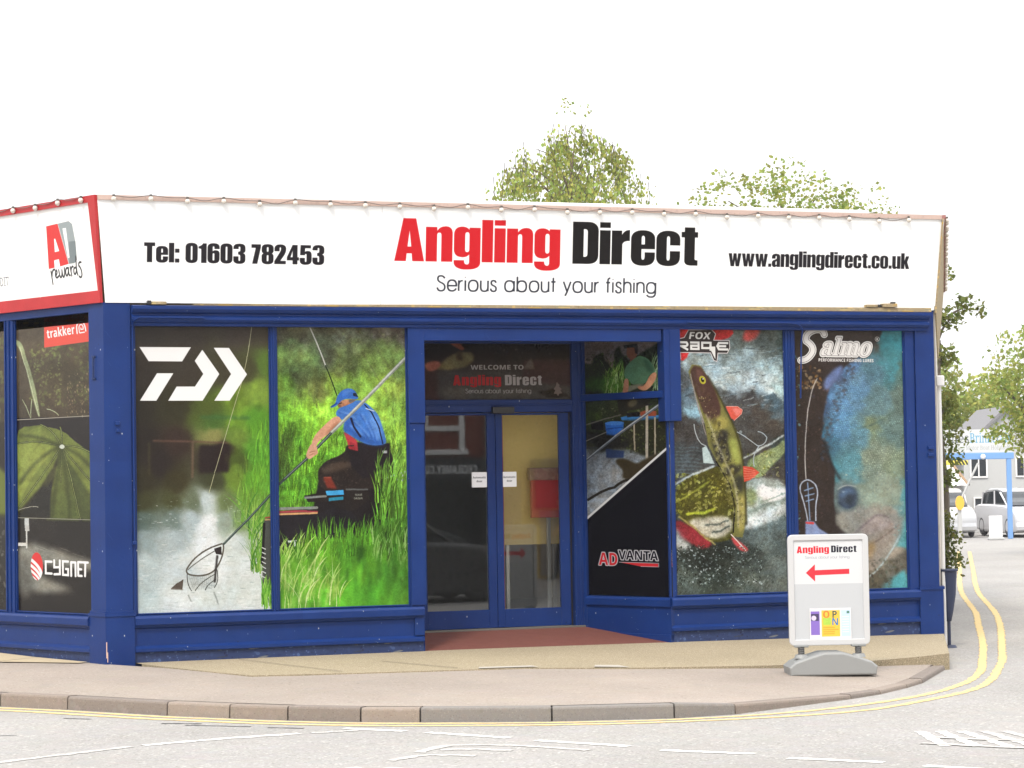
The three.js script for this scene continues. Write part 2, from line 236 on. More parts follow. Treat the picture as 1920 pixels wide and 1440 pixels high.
const artHeron = sheet([[253, 608], [508, 611], [514, 1147], [253, 1152]], 2.4, (x) => { // the pond with the landing net
  const at = field(x, `260,620,3a332c 350,620,40382f 450,620,473f36 505,620,4c4536 260,700,332c24 350,700,3c352a 430,700,443e2c 470,690,4a4a2c 505,680,5d7a30 260,760,2c271c 330,760,33301c 390,770,4f5c20 440,745,6f8a2c 490,730,7c9a3a
    400,790,4a6a28 440,790,6a8f2c 480,790,5f9a2a 400,815,8c8c50 440,820,6f8a34 270,830,2a231c 330,830,382a22 300,870,2a221e 400,860,2c211e 420,845,2c211e 445,860,4a5a20 480,850,5a9a2c 505,850,63a82f 265,900,332e1c 330,900,3a351c 400,900,3f4228 440,900,6d8a30 480,900,5f9a2c 505,900,6aac34
    265,940,3f4024 320,940,484a2a 362,942,6a755c 388,940,c3cfcf 420,940,6a7a4c 470,940,6a9a34 265,972,5d6e66 320,972,74847c 358,972,b5c3c4 388,980,f2f6f7 424,978,9aa898 450,980,7d9a5c 500,970,7aa444 265,1010,94a5a6 320,1010,aebcbe 385,1020,eef3f4 440,1020,d3dcd9 490,1020,b0c09a 265,1060,bccaca 330,1060,d0dadb 400,1060,e9efef 470,1060,dde4e2 265,1140,c3d3d3 330,1140,e2eaea 400,1140,dfe8e4 480,1140,dbe3df`, 4, 3.4);
  line(x, [[288, 826], [362, 828], [430, 831]], '#6a4e3e', 3, 1.6); line(x, [[362, 830], [361, 895]], '#6a5644', 4, 1.6); line(x, [[280, 830], [280, 890]], '#454026', 3, 2); poly(x, [[374, 834], [432, 833], [430, 886], [374, 888]], '#291e1b', 3); line(x, [[378, 782], [470, 784]], '#3f6a34', 5, 3);
  x.globalAlpha = 0.5; for (let i = 0; i < 90; i++) { const a = R(425, 514), b = R(690, 880); blob(x, a, b, R(2, 8), R(3, 10), shadeOf(at(a, b), R(0.7, 1.35)), 2.5); } x.globalAlpha = 1;
  for (let i = 0; i < 420; i++) { const y = R(935, 1150), w = R(3, 16) * ((y - 880) / 220); x.globalAlpha = R(0.15, 0.45); line(x, [[R(245, 505), y], [0, 0]].map((p, j, a) => (j ? [a[0][0] + w, y + R(-0.6, 0.6)] : p)), pick(['#8fa39f', '#ffffff', '#b7c6c6', '#a9b7ac', '#f5fafa']), R(0.8, 2)); } x.globalAlpha = 1;
  blur(x, 0.5); reeds(x, at, 520, 425, 516, 800, 990, 30, 1.3, 0.35, 0.75, 1.3, (a, b) => a > 470 - (b - 850) * 0.25 + R(-14, 20)); blur(x, 0);
  blades(x, 60, 448, 500, 980, 1040, 60, 1.3, ['#6fa83a', '#4d8430', '#9bc257', '#3d6a2a'], 0.9, (a, b) => a > 452 + (b - 980) * 0.4);
  blades(x, 90, 470, 516, 1040, 1080, 45, 1.4, ['#6fa83a', '#8fb851', '#4a7f2c'], 0.6);
  poly(x, [[497, 978], [516, 972], [516, 1105], [492, 1105]], '#4b4e49', 1); line(x, [[497, 985], [493, 1060]], '#1e1c1b', 5); for (let y = 1030; y < 1085; y += 9) line(x, [[493, y], [499, y + 3]], '#cfd4d2', 2); line(x, [[500, 974], [516, 972]], '#9e4f3d', 3); line(x, [[499, 978], [516, 977]], '#c9a573', 2);
  blades(x, 90, 492, 516, 1110, 1150, 30, 1.6, ['#5da32c', '#86c447', '#477f24', '#9dcc60'], 0.3);
  curve(x, 'M477,600Q466,690 448,740Q420,830 392,925', '#c9c79f', 1);
  line(x, [[516, 924], [470, 972], [419, 1022]], '#39443f', 4.2); line(x, [[516, 923], [470, 971], [420, 1020]], '#70807a', 1.2);
  x.globalAlpha = 0.35; poly(x, [[352, 1078], [380, 1084], [404, 1070], [414, 1050], [404, 1100], [386, 1107], [360, 1107]], '#b9c4c0', 1); x.globalAlpha = 0.5; for (let i = 0; i < 12; i++) { line(x, [[354 + i * 4, 1080], [362 + i * 3, 1106]], '#8a938e', 0.7); line(x, [[352, 1080 + i * 2.3], [406, 1076 + i * 2.3]], '#9aa39e', 0.6); } x.globalAlpha = 1;
  curve(x, 'M416,1021Q370,1033 350,1066Q346,1075 356,1078Q384,1085 403,1070Q420,1046 419,1024', '#5f5a50', 3); curve(x, 'M352,1068Q372,1050 414,1028', '#6d6e68', 2);
  curve(x, 'M350,1076Q349,1096 358,1108M406,1068Q412,1090 401,1103M365,1108Q372,1094 402,1078M384,1107Q388,1096 404,1088', '#4d4c47', 1.6); for (let i = 0; i < 26; i++) { x.globalAlpha = 0.35; line(x, [[R(352, 404), R(1076, 1100)], [R(352, 404), R(1080, 1106)]], '#7d8683', 0.6); } x.globalAlpha = 1;
  poly(x, [[401, 1030], [414, 1026], [416, 1042], [404, 1040]], '#2c2422'); line(x, [[407, 1044], [402, 1092]], '#33302d', 4, 1);
  curve(x, 'M352,1116Q356,1126 358,1128M400,1112Q406,1124 408,1134', '#8d948f', 2, 1);
  poly(x, [[319, 1103], [328, 1095], [343, 1086], [341, 1105]], '#5c5249'); line(x, [[320, 1104], [342, 1106]], '#8b887d', 1.5);
  photo(x, 0.1, 0.06, 0.035, 0.01);
  const W = (p) => poly(x, zp(240, 580, 4.5, p), '#ffffff');
  W([[103, 317], [538, 317], [463, 437], [180, 437]]); W([[250, 538], [388, 538], [243, 770], [105, 770]]); W([[635, 337], [779, 543], [635, 770], [343, 770], [415, 650], [570, 650], [642, 543], [570, 432]]); W([[733, 320], [863, 320], [1017, 545], [866, 770], [735, 770], [880, 543]]);
});

const artBank = sheet([[519, 611], [763, 615], [772, 1140], [524, 1146]], 2.4, (x) => { // the angler in the reeds
  const at = field(x, `525,620,5a5a48 580,620,6a6a52 640,620,6c705a 700,620,706c60 760,620,6a6258 530,680,5f7a40 570,670,64804a 610,670,5a6048 650,690,5c6a3e 700,680,6f8a44 750,680,74904a 530,730,6f9a3a 570,720,53603a 600,720,5c6a3a 640,720,86ac46 700,720,8fb848 755,720,86a44a
    530,780,7cba36 580,770,8cc83e 630,760,92cc44 690,760,9ccc4c 750,770,8ab648 530,830,4a6a24 560,830,6fae30 600,820,86c83a 740,820,7fae40 530,870,3f5a20 570,870,64a02c 620,880,5a962a 750,870,6a9a3c 540,930,5a9628 590,920,4f8a24 750,930,4f7a2c 540,1000,3a4a1c 600,1000,5f9a2a 680,1000,4f8a26 750,1000,3f6a22 540,1060,5a8f2a 600,1060,62a62c 680,1060,4f9026 750,1060,3f7a24 540,1130,5aa02a 620,1130,5cae2c 700,1130,4f9a28 760,1130,4a8026`, 12);
  x.globalAlpha = 0.5; for (let i = 0; i < 260; i++) { const a = R(520, 775), b = R(612, 790); blob(x, a, b, R(2, 9), R(3, 12), shadeOf(at(a, b), R(0.7, 1.3)), 2); } x.globalAlpha = 1; specks(x, 420, 640, 775, 620, 760, 0.8, 2.6, ['#8fa85a', '#6a8244', '#b3c484', '#56643a'], 0.5);
  line(x, [[680, 660], [730, 740], [745, 800]], '#5a5a3c', 1.3); line(x, [[700, 640], [752, 720]], '#63633f', 1);
  reeds(x, at, 700, 515, 780, 730, 860, 34, 1.4, 0.25, 0.82, 1.2); reeds(x, at, 1500, 515, 780, 830, 1010, 30, 1.1, 0.3, 0.6, 1.4); reeds(x, at, 40, 700, 775, 840, 960, 44, 0.9, 0.6, 1.2, 1.6);
  soften(x, [[600, 800, 2], [600, 760, 3]]); photo(x, 0.3, 0.24, 0.06, 0.02);
  const Z = (p) => zp(500, 580, 4.5, p), Y = (p) => zp(480, 860, 4.234, p);
  line(x, Z([[365, 140], [440, 310], [505, 480]]), '#c9c8bd', 2.4); line(x, Z([[505, 480], [560, 620], [600, 735]]), '#23301f', 2.2);
  // legs, seat and trays
  poly(x, [[598, 904], [735, 896], [744, 960], [700, 1004], [620, 1012], [540, 1020], [520, 1020], [520, 962], [590, 952]], '#211d1e', 1.5); poly(x, [[650, 832], [738, 834], [742, 905], [700, 925], [604, 922], [597, 900], [600, 880], [612, 866], [650, 852]], '#2a2422', 0.8, true);
  poly(x, Y([[500, 110], [520, 70], [600, 40], [720, 20], [760, -60], [1060, -60], [1075, 90], [1010, 250], [860, 262], [640, 262], [530, 262], [498, 160]]), '#2c2522', 1, true); specks(x, 160, 600, 730, 862, 920, 1, 4, ['#463a31', '#2a2220', '#55473a', '#1f1a18'], 0.3, 2.2);
  poly(x, Y([[520, 90], [620, 45], [740, 30], [800, 60], [640, 110], [540, 130]]), '#4d4137', 3, true); poly(x, Y([[540, 170], [600, 155], [650, 250], [575, 245]]), '#7a3226', 1.4); line(x, Y([[548, 160], [600, 160]]), '#b5563f', 2, 1);
  specks(x, 70, 604, 690, 866, 915, 0.5, 1.6, ['#6a5a4c', '#55483e', '#1d1816'], 0.6);
  poly(x, Y([[390, 300], [530, 278], [900, 255], [905, 340], [800, 420], [700, 430], [600, 350], [420, 352]]), '#26211f', 0.6); line(x, Y([[400, 318], [560, 308]]), '#7d8280', 4); line(x, Y([[725, 255], [890, 258]]), '#5b5d5c', 3);
  poly(x, Y([[560, 268], [700, 260], [706, 298], [570, 302]]), '#47a9e6'); poly(x, Y([[585, 322], [700, 312], [700, 338], [585, 346]]), '#2f8fb0');
  x.fillStyle = '#8b8f84'; x.font = 'bold 5px sans-serif'; x.fillText('TEAM', 667, 932); x.fillText('DAIWA', 665, 939);
  poly(x, Y([[180, 455], [500, 445], [620, 400], [760, 430], [820, 500], [700, 640], [560, 600], [420, 660], [300, 760], [180, 760]]), '#232024', 0.8); line(x, Y([[184, 402], [490, 398]]), '#8b908c', 5); line(x, Y([[182, 428], [380, 424], [490, 432]]), '#a5424c', 4); line(x, Y([[182, 446], [490, 440]]), '#d9aa74', 3.4);
  for (const q of [[[258, 652], [300, 655], [292, 668], [268, 668]], [[290, 650], [318, 652], [330, 680], [316, 705], [300, 702], [312, 680]], [[322, 650], [340, 652], [356, 680], [342, 706], [326, 706], [340, 680]]]) poly(x, Y(q), '#dfe6ea');
  // body
  poly(x, Z([[690, 1190], [770, 1130], [900, 1150], [1050, 1140], [1058, 1250], [1030, 1400], [820, 1440], [720, 1330]]), '#241f22', 1.2);
  poly(x, Z([[655, 1045], [700, 1060], [770, 1120], [778, 1205], [700, 1185], [688, 1130]]), '#c43f46', 0.8); poly(x, Z([[700, 1120], [760, 1150], [770, 1200], [710, 1185]]), '#9c2f38', 2); line(x, Z([[690, 1165], [740, 1160]]), '#3a2a2c', 2);
  poly(x, Z([[600, 850], [690, 800], [790, 765], [870, 815], [950, 890], [985, 1000], [1022, 1120], [1010, 1152], [900, 1165], [790, 1125], [700, 1065], [650, 1035], [668, 950], [640, 940], [588, 908]]), '#467dcf', 0.6, true); poly(x, Z([[655, 1040], [720, 1060], [800, 1125], [900, 1160], [1010, 1150], [1015, 1120], [900, 1120], [800, 1070], [700, 1000]]), '#2f5cab', 3.5, true);
  poly(x, Z([[860, 850], [950, 930], [990, 1060], [960, 1130], [900, 1000]]), '#6b9fec', 5, true); poly(x, Z([[660, 950], [740, 930], [720, 1040], [660, 1040]]), '#3763b8', 4, true);
  for (const [a, b, c, d] of [[700, 1000, 800, 1080], [740, 960, 860, 1090], [800, 900, 900, 1100], [680, 900, 740, 940], [620, 880, 680, 900], [870, 960, 930, 1120]]) { line(x, Z([[a, b], [(a + c) / 2 + 10, (b + d) / 2 - 12], [c, d]]), '#3562b4', 3, 1.6); line(x, Z([[a + 14, b - 8], [c + 16, d - 10]]), '#76a6ee', 2.4, 1.8); }
  line(x, Z([[835, 815], [895, 880], [955, 1000], [990, 1145]]), '#20294a', 2.6); line(x, Z([[720, 930], [742, 1000], [800, 1085]]), '#1f2440', 4); line(x, Z([[845, 845], [915, 868]]), '#b9cdf0', 2); poly(x, Z([[985, 1205], [1025, 1205], [1025, 1228], [985, 1228]]), '#aab0b4', 0.6);
  poly(x, Z([[605, 800], [650, 772], [770, 762], [740, 792], [690, 815], [625, 838]]), '#b37d5e', 0.4, true); poly(x, Z([[690, 770], [770, 762], [740, 790], [710, 800]]), '#6a6460', 1); blob(x, 500 + 672 / 4.5, 580 + 790 / 4.5, 3.2, 4.6, '#c98d6c'); line(x, Z([[607, 808], [640, 798]]), '#2a2626', 2);
  poly(x, Z([[548, 830], [592, 798], [598, 745], [640, 690], [700, 668], [752, 690], [786, 752], [770, 768], [690, 760], [640, 775], [592, 828], [562, 838]]), '#3d74cc', 0.3, true); poly(x, Z([[735, 715], [760, 712], [784, 750], [740, 740]]), '#1c2740'); poly(x, Z([[640, 700], [700, 680], [735, 700], [660, 730]]), '#5d90e0', 3, true); line(x, Z([[555, 832], [600, 800]]), '#274f96', 3);
  poly(x, Z([[606, 812], [632, 806], [640, 830], [616, 838]]), '#8a6250', 1); poly(x, Z([[640, 778], [700, 768], [700, 786], [650, 800]]), '#c58f70', 1);
  poly(x, Z([[592, 900], [645, 935], [610, 1000], [530, 1060], [440, 1125], [420, 1185], [380, 1140], [420, 1060], [500, 980]]), '#dba588', 0.3, true); poly(x, Z([[600, 950], [630, 960], [590, 1010], [500, 1075], [520, 1040]]), '#b37c60', 2, true);
  line(x, Z([[1190, 408], [820, 790], [545, 1060]]), '#8d9389', 6.4); line(x, Z([[1188, 404], [818, 784], [543, 1056]]), '#c6cbc1', 3); line(x, Z([[545, 1060], [350, 1265], [160, 1440], [60, 1530]]), '#3a4542', 5.4); line(x, Z([[545, 1057], [350, 1262], [160, 1436]]), '#7d8a86', 1.4);
  poly(x, Z([[390, 1130], [352, 1195], [338, 1255], [372, 1278], [405, 1248], [446, 1226], [432, 1188], [428, 1150]]), '#dba588', 0.3, true); line(x, Z([[372, 1215], [412, 1205]]), '#a87258', 1.2); line(x, Z([[370, 1240], [402, 1228]]), '#a87258', 1.2);
  line(x, Z([[1010, 1440], [1210, 1380]]), '#9fb4c0', 3); line(x, Y([[1130, 180], [1225, 110]]), '#b8c4ca', 4); line(x, Y([[1150, 205], [1225, 150]]), '#8fa0a8', 3);
  // the grass in front
  reeds(x, at, 300, 660, 780, 900, 1000, 54, 1.8, 0.3, 0.5, 1.7, (a, b) => a > 706);
  reeds(x, at, 1100, 550, 780, 985, 1120, 32, 1.2, 0.3, 0.55, 1.4, (a, b) => b > 1000 + Math.max(0, 600 - a) * 0.5 - Math.max(0, a - 690) * 0.3);
  poly(x, Y([[1000, 640], [1050, 700], [1120, 860], [1140, 960], [1080, 940], [1010, 800]]), '#2a2320', 4, true); poly(x, Y([[1090, 560], [1200, 600], [1225, 760], [1150, 680]]), '#2f3a1c', 5, true); poly(x, Y([[800, 700], [880, 700], [870, 880], [800, 860]]), '#2d5217', 6, true);
  blades(x, 160, 700, 780, 1010, 1100, 46, 1.6, ['#6f9f44', '#4f832c', '#8fb869', '#3c6c1c'], 0.4);
  blades(x, 200, 518, 570, 1050, 1146, 50, 1.5, ['#8fc24a', '#5a9427', '#b2d873', '#3c701b'], 0.55);
  blur(x, 3); reeds(x, at, 240, 515, 780, 1075, 1160, 50, 4, 0.2, 0.75, 1.35); blur(x, 0); blades(x, 40, 530, 640, 1080, 1150, 60, 1.1, ['#c2da84', '#a6cf62'], 0.5);
  soften(x, [[1050, 1160, 2], [1075, 1160, 3], [1100, 1160, 5]]); blades(x, 46, 520, 640, 1090, 1150, 50, 0.9, ['#b9da78', '#94c04e', '#d2e6a0'], 0.6);
  photo(x, 0.1, 0.12, 0.05, 0.015);
});

let TENT_LOGO;
const artTent = sheet([[17, 598], [174, 585], [171, 1146], [17, 1143]], 2.4, (x) => {
  vgrad(x, 0, 190, [[570, '#564a3a'], [640, '#5d5240'], [780, '#4a4030']]); vgrad(x, 0, 190, [[780, '#2a2420'], [970, '#282320']]); vgrad(x, 0, 190, [[968, '#2a2622'], [1150, '#231f1b']]);
  const Z = (p) => zp(0, 560, 4.235, p);
  specks(x, 420, 45, 175, 640, 760, 1.2, 5, ['#6f7a3f', '#57603a', '#8a9550', '#4c4a34', '#7c8a48'], 0.5); blob(x, 110, 700, 40, 30, '#4a4230', 9); specks(x, 120, 120, 175, 700, 780, 0.8, 2.5, ['#b59a72', '#8c7a52', '#c4ae86'], 0.6, 1.5); specks(x, 90, 50, 110, 650, 740, 1, 4, ['#a3b46a', '#8ea055'], 0.45);
  poly(x, Z([[75, 290], [130, 330], [165, 440], [230, 640], [285, 920], [262, 930], [200, 700], [150, 500], [110, 380], [75, 330]]), '#9aa37a', 0.6, true); line(x, Z([[110, 360], [180, 600], [270, 915]]), '#cdd2ae', 1.2); curve(x, 'M30,745Q40,760 46,780M50,745Q47,765 47,780M80,764Q96,766 103,776', '#a9b08a', 1.6);
  TENT_LOGO = () => { poly(x, Z([[322, 140], [712, 92], [714, 345], [322, 375]]), '#ec5b4c');
  x.save(); x.translate(82, 632); x.rotate(-0.1); x.fillStyle = '#fff'; x.font = 'bold 23px sans-serif'; x.save(); x.scale(56 / x.measureText('trakker').width, 1); x.fillText('trakker', 0, 0); x.restore(); x.restore();
  x.save(); x.translate(148, 613); x.rotate(-0.1); x.scale(0.9, 1); curve(x, 'M-8,12L-8,2Q-7,-9 3,-8Q11,-6 11,10', '#fff', 2.6); curve(x, 'M-2,12L8,12M-3,11L-3,3Q-2,-4 3,-3Q7,-1 6,6L1,6L1,3', '#fff', 2); x.restore(); };
  // the shelter
  poly(x, Z([[70, 1130], [90, 1030], [140, 1000], [280, 990], [420, 1020], [500, 1060], [600, 1140], [700, 1220], [740, 1300], [740, 1720], [60, 1720]]), '#6f7a38', 0.5); poly(x, Z([[75, 1130], [200, 1120], [430, 1160], [300, 1290], [180, 1440], [80, 1620]]), '#8b9745', 2); poly(x, Z([[80, 1060], [280, 1000], [420, 1140], [200, 1110]]), '#7f8b40', 2);
  poly(x, Z([[500, 1160], [620, 1180], [720, 1290], [738, 1440], [640, 1340]]), '#76823c', 2); poly(x, Z([[450, 1200], [380, 1330], [260, 1500], [60, 1700], [60, 1740], [300, 1740], [400, 1400]]), '#36331f', 2); poly(x, Z([[470, 1200], [560, 1340], [740, 1600], [740, 1740], [620, 1740]]), '#4b5329', 2); poly(x, Z([[450, 1210], [490, 1210], [600, 1740], [320, 1740]]), '#5a6430', 2);
  poly(x, [[20, 968], [66, 912], [88, 895], [84, 968]], '#2a2822', 2);
  for (const d of ['M20,828Q60,820 108,834', 'M67,793Q90,798 108,834', 'M108,834Q110,810 106,798', 'M108,834Q140,828 172,850', 'M108,834Q84,870 20,950', 'M108,834Q130,860 172,905', 'M108,836L106,900', 'M109,836Q125,880 144,968']) { curve(x, d, '#2f3319', 3.2); curve(x, d, '#a3ae66', 0.9); }
  for (const d of ['M108,834Q70,815 24,812', 'M108,834Q60,850 22,905', 'M110,834Q145,845 172,880', 'M108,836Q120,900 124,966', 'M107,838Q96,900 88,966']) curve(x, d, '#3f4420', 5, 3);
  blob(x, 109, 835, 5, 4, '#cfd3c2'); for (let i = 0; i < 14; i++) { x.globalAlpha = 0.3; line(x, [[25 + i * 4, 870 + i * 3], [60 + i * 3, 850 + i * 2]], '#a9b55e', 2, 2); } x.globalAlpha = 1;
  curve(x, 'M20,955Q45,945 60,948', '#b9b6a8', 1);
  // the black panel
  poly(x, [[17, 1025], [50, 1015], [110, 1030], [172, 1046], [172, 1060], [60, 1055], [60, 1075], [130, 1100], [60, 1110], [17, 1090]], '#8c8b80', 6); blob(x, 30, 1080, 14, 40, '#6d6c63', 8); for (let i = 0; i < 30; i++) { x.globalAlpha = 0.3; line(x, [[R(20, 140), R(1020, 1060)], [0, 0]].map((p, j, a) => (j ? [a[0][0] + 20, a[0][1] + 6] : p)), '#b5b3a6', 1); } x.globalAlpha = 1;
  line(x, [[0, 1021], [33, 1019]], '#d9d9d3', 6); line(x, [[35, 970], [35, 1025]], '#c9c9c4', 3); poly(x, [[32, 970], [41, 969], [41, 993], [32, 993]], '#c4c6c4');
  photo(x, 0.2, 0.16, 0.06, 0.015); TENT_LOGO(); x.save(); x.translate(48, 0); x.scale(0.86, 1); x.translate(-54, 0);
  blob(x, 63, 1059, 14.5, 26, '#e23f3f'); x.save(); x.beginPath(); x.ellipse(63, 1059, 14.5, 26, 0, 0, 6.3); x.clip(); for (const [y, w] of [[1056, 6], [1067, 5.5], [1077, 4.5], [1086, 3.5]]) curve(x, `M44,${y - 12}Q62,${y - 2} 68,${y + 6}Q76,${y + 14} 74,${y + 30}`, '#fff', w); x.restore();
  const G = (d) => curve(x, d, '#fff', 4.3); x.lineJoin = 'miter'; G('M98,1049L84,1049L84,1071L98,1071'); G('M104,1046L104,1059L117,1058M117,1046L117,1071L104,1072'); G('M136,1047L124,1047L124,1072L136,1072L136,1061L131,1061'); x.lineJoin = 'round'; G('M143,1073L143,1048L153,1048L153,1073'); G('M167,1047L159,1047L159,1072L167,1072M159,1060L166,1060'); G('M170,1047L181,1047M175.5,1047L174.5,1072'); x.restore();
  line(x, [[0, 784], [176, 778]], '#b7b1a2', 1.3); line(x, [[0, 969], [176, 968.5]], '#9c9b90', 1.3);
});

const artWelcome = sheet([[803, 641], [1072, 642], [1070, 750], [803, 750]], 3, (x) => {
  vgrad(x, 790, 1090, [[635, '#1d1816'], [670, '#2c2322'], [700, '#4a4644'], [755, '#4d4a48']]); poly(x, [[985, 672], [1075, 672], [1075, 725], [985, 712]], '#4b3335', 4); poly(x, [[803, 690], [830, 690], [835, 750], [803, 750]], '#4a2f2c', 5); blob(x, 900, 735, 70, 14, '#57544f', 8);
  poly(x, [[834, 684], [860, 660], [890, 656], [900, 670], [880, 690], [850, 692], [826, 690]], '#8a8158', 3, true); poly(x, [[808, 676], [840, 674], [836, 690], [814, 696]], '#b8705c', 2, true); poly(x, [[852, 640], [872, 640], [882, 652], [876, 654]], '#a56048', 1.5); blob(x, 872, 665, 6, 10, '#4b3c26', 3);
  specks(x, 110, 910, 1000, 642, 700, 0.6, 3, ['#14110f', '#5b5552', '#3a3431'], 0.6); poly(x, [[985, 690], [1000, 668], [1006, 690]], '#6d635c', 2); poly(x, [[1010, 735], [1040, 728], [1068, 744], [1030, 748]], '#221b1a', 2);
  photo(x, 0.5, 0.2, 0.08, 0.02);
  x.fillStyle = '#c9c4c2'; x.font = 'bold 12.4px sans-serif'; x.textBaseline = 'alphabetic'; const t = 'WELCOME TO', w = x.measureText(t).width; x.save(); x.translate(891, 691); x.scale(96 / w, 1); x.fillText(t, 0, 0); x.restore();
  bold(x, 'Angling', 859, 722, 20, 86, '#c8242b', 9); bold(x, 'Direct', 952, 722, 20, 67, '#c3bdbd', 9); thin(x, SLOGAN, 881, 737, 8, 118, '#bdb8b6', 0.9);
  poly(x, [[1046, 716], [1051, 722], [1050, 725], [1055, 730], [1052, 732], [1056, 738], [1050, 739], [1048, 744], [1045, 739], [1040, 739], [1043, 732], [1040, 730], [1044, 724]], '#8b7c77');
});

const artPole = sheet([[1091, 628], [1262, 620], [1258, 1120], [1097, 1117]], 2.4, (x) => { // dark panel with the seated angler above it
  const Z = (p) => zp(1040, 580, 4.5, p);
  vgrad(x, 1080, 1275, [[610, '#7a6e6a'], [690, '#746a64'], [740, '#3a4426'], [790, '#2b331c'], [830, '#30321f'], [850, '#7f868c'], [960, '#8e979e'], [1000, '#99a1a6']]);
  poly(x, Z([[220, 400], [300, 420], [320, 360], [400, 330], [430, 390], [470, 430], [510, 480], [520, 330], [560, 270], [580, 340], [640, 400], [920, 250], [1000, 200], [1000, 720], [220, 720]]), '#222a17', 1.5); specks(x, 320, 1090, 1250, 655, 745, 1, 4, ['#1a2112', '#33421c', '#3f5a20', '#121709'], 0.7); blob(x, 1120, 712, 30, 14, '#36591d', 6); blob(x, 1150, 720, 30, 14, '#4a7a28', 6);
  blades(x, 160, 1135, 1185, 700, 740, 34, 1.3, ['#7ba34a', '#5b8a2e', '#a0bf74', '#3f6a1e'], 0.5); blades(x, 40, 1225, 1245, 690, 735, 34, 1.6, ['#7d9b70', '#a1b896', '#4f6f3c'], 0.5);
  specks(x, 160, 1110, 1250, 742, 790, 0.8, 3, ['#5a5a42', '#3d4a24', '#8a8a6a', '#20180f'], 0.7); blob(x, 1110, 780, 20, 18, '#3a4a1c', 6);
  photo(x, 0.6, 0.18, 0.07, 0.02);
  // figure
  blob(x, 1187, 655, 8.5, 11, '#8c5a44', 0.6); poly(x, [[1184, 662], [1194, 660], [1198, 672], [1186, 674]], '#7d503c', 0.5);
  poly(x, Z([[620, 275], [720, 270], [722, 350], [690, 410], [660, 385], [640, 380], [630, 330]]), '#8c5a44', 0.4, true); poly(x, Z([[690, 275], [725, 275], [722, 350], [700, 345]]), '#2c2220', 0.6); poly(x, Z([[596, 270], [720, 262], [720, 292], [640, 292], [605, 298]]), '#1f2420', 0.4);
  poly(x, Z([[600, 470], [660, 410], [730, 362], [800, 380], [850, 440], [882, 508], [820, 535], [800, 600], [740, 615], [660, 612], [640, 560], [600, 560]]), '#5d8a68', 0.4, true); poly(x, Z([[760, 380], [830, 420], [870, 500], [820, 530], [790, 460]]), '#3f654c', 3, true); poly(x, Z([[640, 620], [720, 610], [790, 612], [700, 650], [600, 690], [550, 690]]), '#8a8b76', 1);
  poly(x, Z([[600, 555], [640, 560], [638, 640], [625, 685], [580, 682], [588, 640]]), '#c98e6f', 0.3, true); poly(x, Z([[825, 535], [880, 505], [892, 555], [830, 640], [780, 672], [720, 650], [715, 625], [780, 630]]), '#cf9574', 0.3, true);
  poly(x, Z([[540, 690], [700, 660], [830, 680], [830, 780], [720, 830], [620, 830], [600, 880], [548, 870], [530, 740]]), '#2e2b20', 0.5, true); poly(x, Z([[620, 760], [700, 730], [720, 780], [640, 815]]), '#6a644c', 2, true);
  // tackle over the water
  poly(x, Z([[560, 890], [640, 875], [900, 880], [905, 912], [680, 925], [570, 915]]), '#3a7cc0', 0.4); poly(x, Z([[610, 855], [730, 845], [735, 888], [620, 892]]), '#1d1a1a', 0.4); poly(x, Z([[735, 850], [800, 830], [880, 845], [878, 885], [740, 885]]), '#8f4a34', 0.8);
  poly(x, Z([[420, 935], [590, 930], [580, 1010], [530, 1050], [430, 1045]]), '#2f6fd0', 0.3); blob(x, 1040 + 505 / 4.5, 580 + 940 / 4.5, 19, 4, '#4d92ea'); line(x, Z([[424, 990], [586, 975]]), '#1d4a98', 2);
  poly(x, Z([[290, 915], [400, 920], [410, 1000], [290, 990]]), '#1c1b1b', 0.6); poly(x, Z([[230, 1000], [700, 1080], [700, 1170], [500, 1150], [380, 1190], [300, 1110], [230, 1090]]), '#23221c', 2); poly(x, Z([[590, 920], [960, 900], [960, 1190], [800, 1240], [640, 1170]]), '#2a2a1a', 3); specks(x, 160, 1165, 1255, 790, 850, 0.8, 3, ['#4a5a22', '#6f7f3c', '#1c1a10', '#8e9a6a'], 0.6);
  for (const [a, b, c, d] of [[680, 940, 682, 1170], [866, 900, 862, 1210]]) line(x, Z([[a, b], [c, d]]), '#a59b86', 3); line(x, Z([[797, 795], [788, 1290]]), '#b0a796', 5); line(x, Z([[785, 790], [840, 785]]), '#2e2c2a', 3);
  poly(x, Z([[420, 1160], [590, 1180], [580, 1240], [425, 1240]]), '#2c3c62', 1); poly(x, Z([[500, 1250], [600, 1240], [700, 1300], [760, 1250], [960, 1180], [960, 1440], [560, 1440], [580, 1340], [520, 1300]]), '#3a311e', 2, true);
  line(x, Z([[240, 950], [420, 900], [560, 868]]), '#6d6a60', 2.4); line(x, Z([[240, 1090], [430, 1015]]), '#7d7a70', 2); line(x, Z([[240, 1150], [340, 1150]]), '#3a3a3a', 3);
  line(x, Z([[225, 1265], [560, 1020], [900, 795]]), '#5b6068', 5.4); line(x, Z([[225, 1260], [560, 1014], [900, 790]]), '#aab0b4', 2); curve(x, 'M1096,936Q1130,915 1150,912Q1170,895 1185,898', '#2a261f', 5);
  photo(x, 0.1, 0.1, 0.05, 0.015);
  poly(x, [[1088, 976], [1258, 835], [1280, 817], [1280, 1140], [1088, 1140]], '#100f14'); line(x, [[1086, 978], [1268, 827]], '#dfe0e2', 4);
  x.font = 'bold 32px sans-serif'; x.lineJoin = 'round'; const A = (t, px, py, s, wd, f, st) => { x.save(); x.translate(px, py); x.font = `bold ${s}px sans-serif`; x.scale(wd / x.measureText(t).width, 1); x.lineWidth = 3.4; x.strokeStyle = st; x.strokeText(t, 0, 0); x.fillStyle = f; x.fillText(t, 0, 0); x.restore(); };
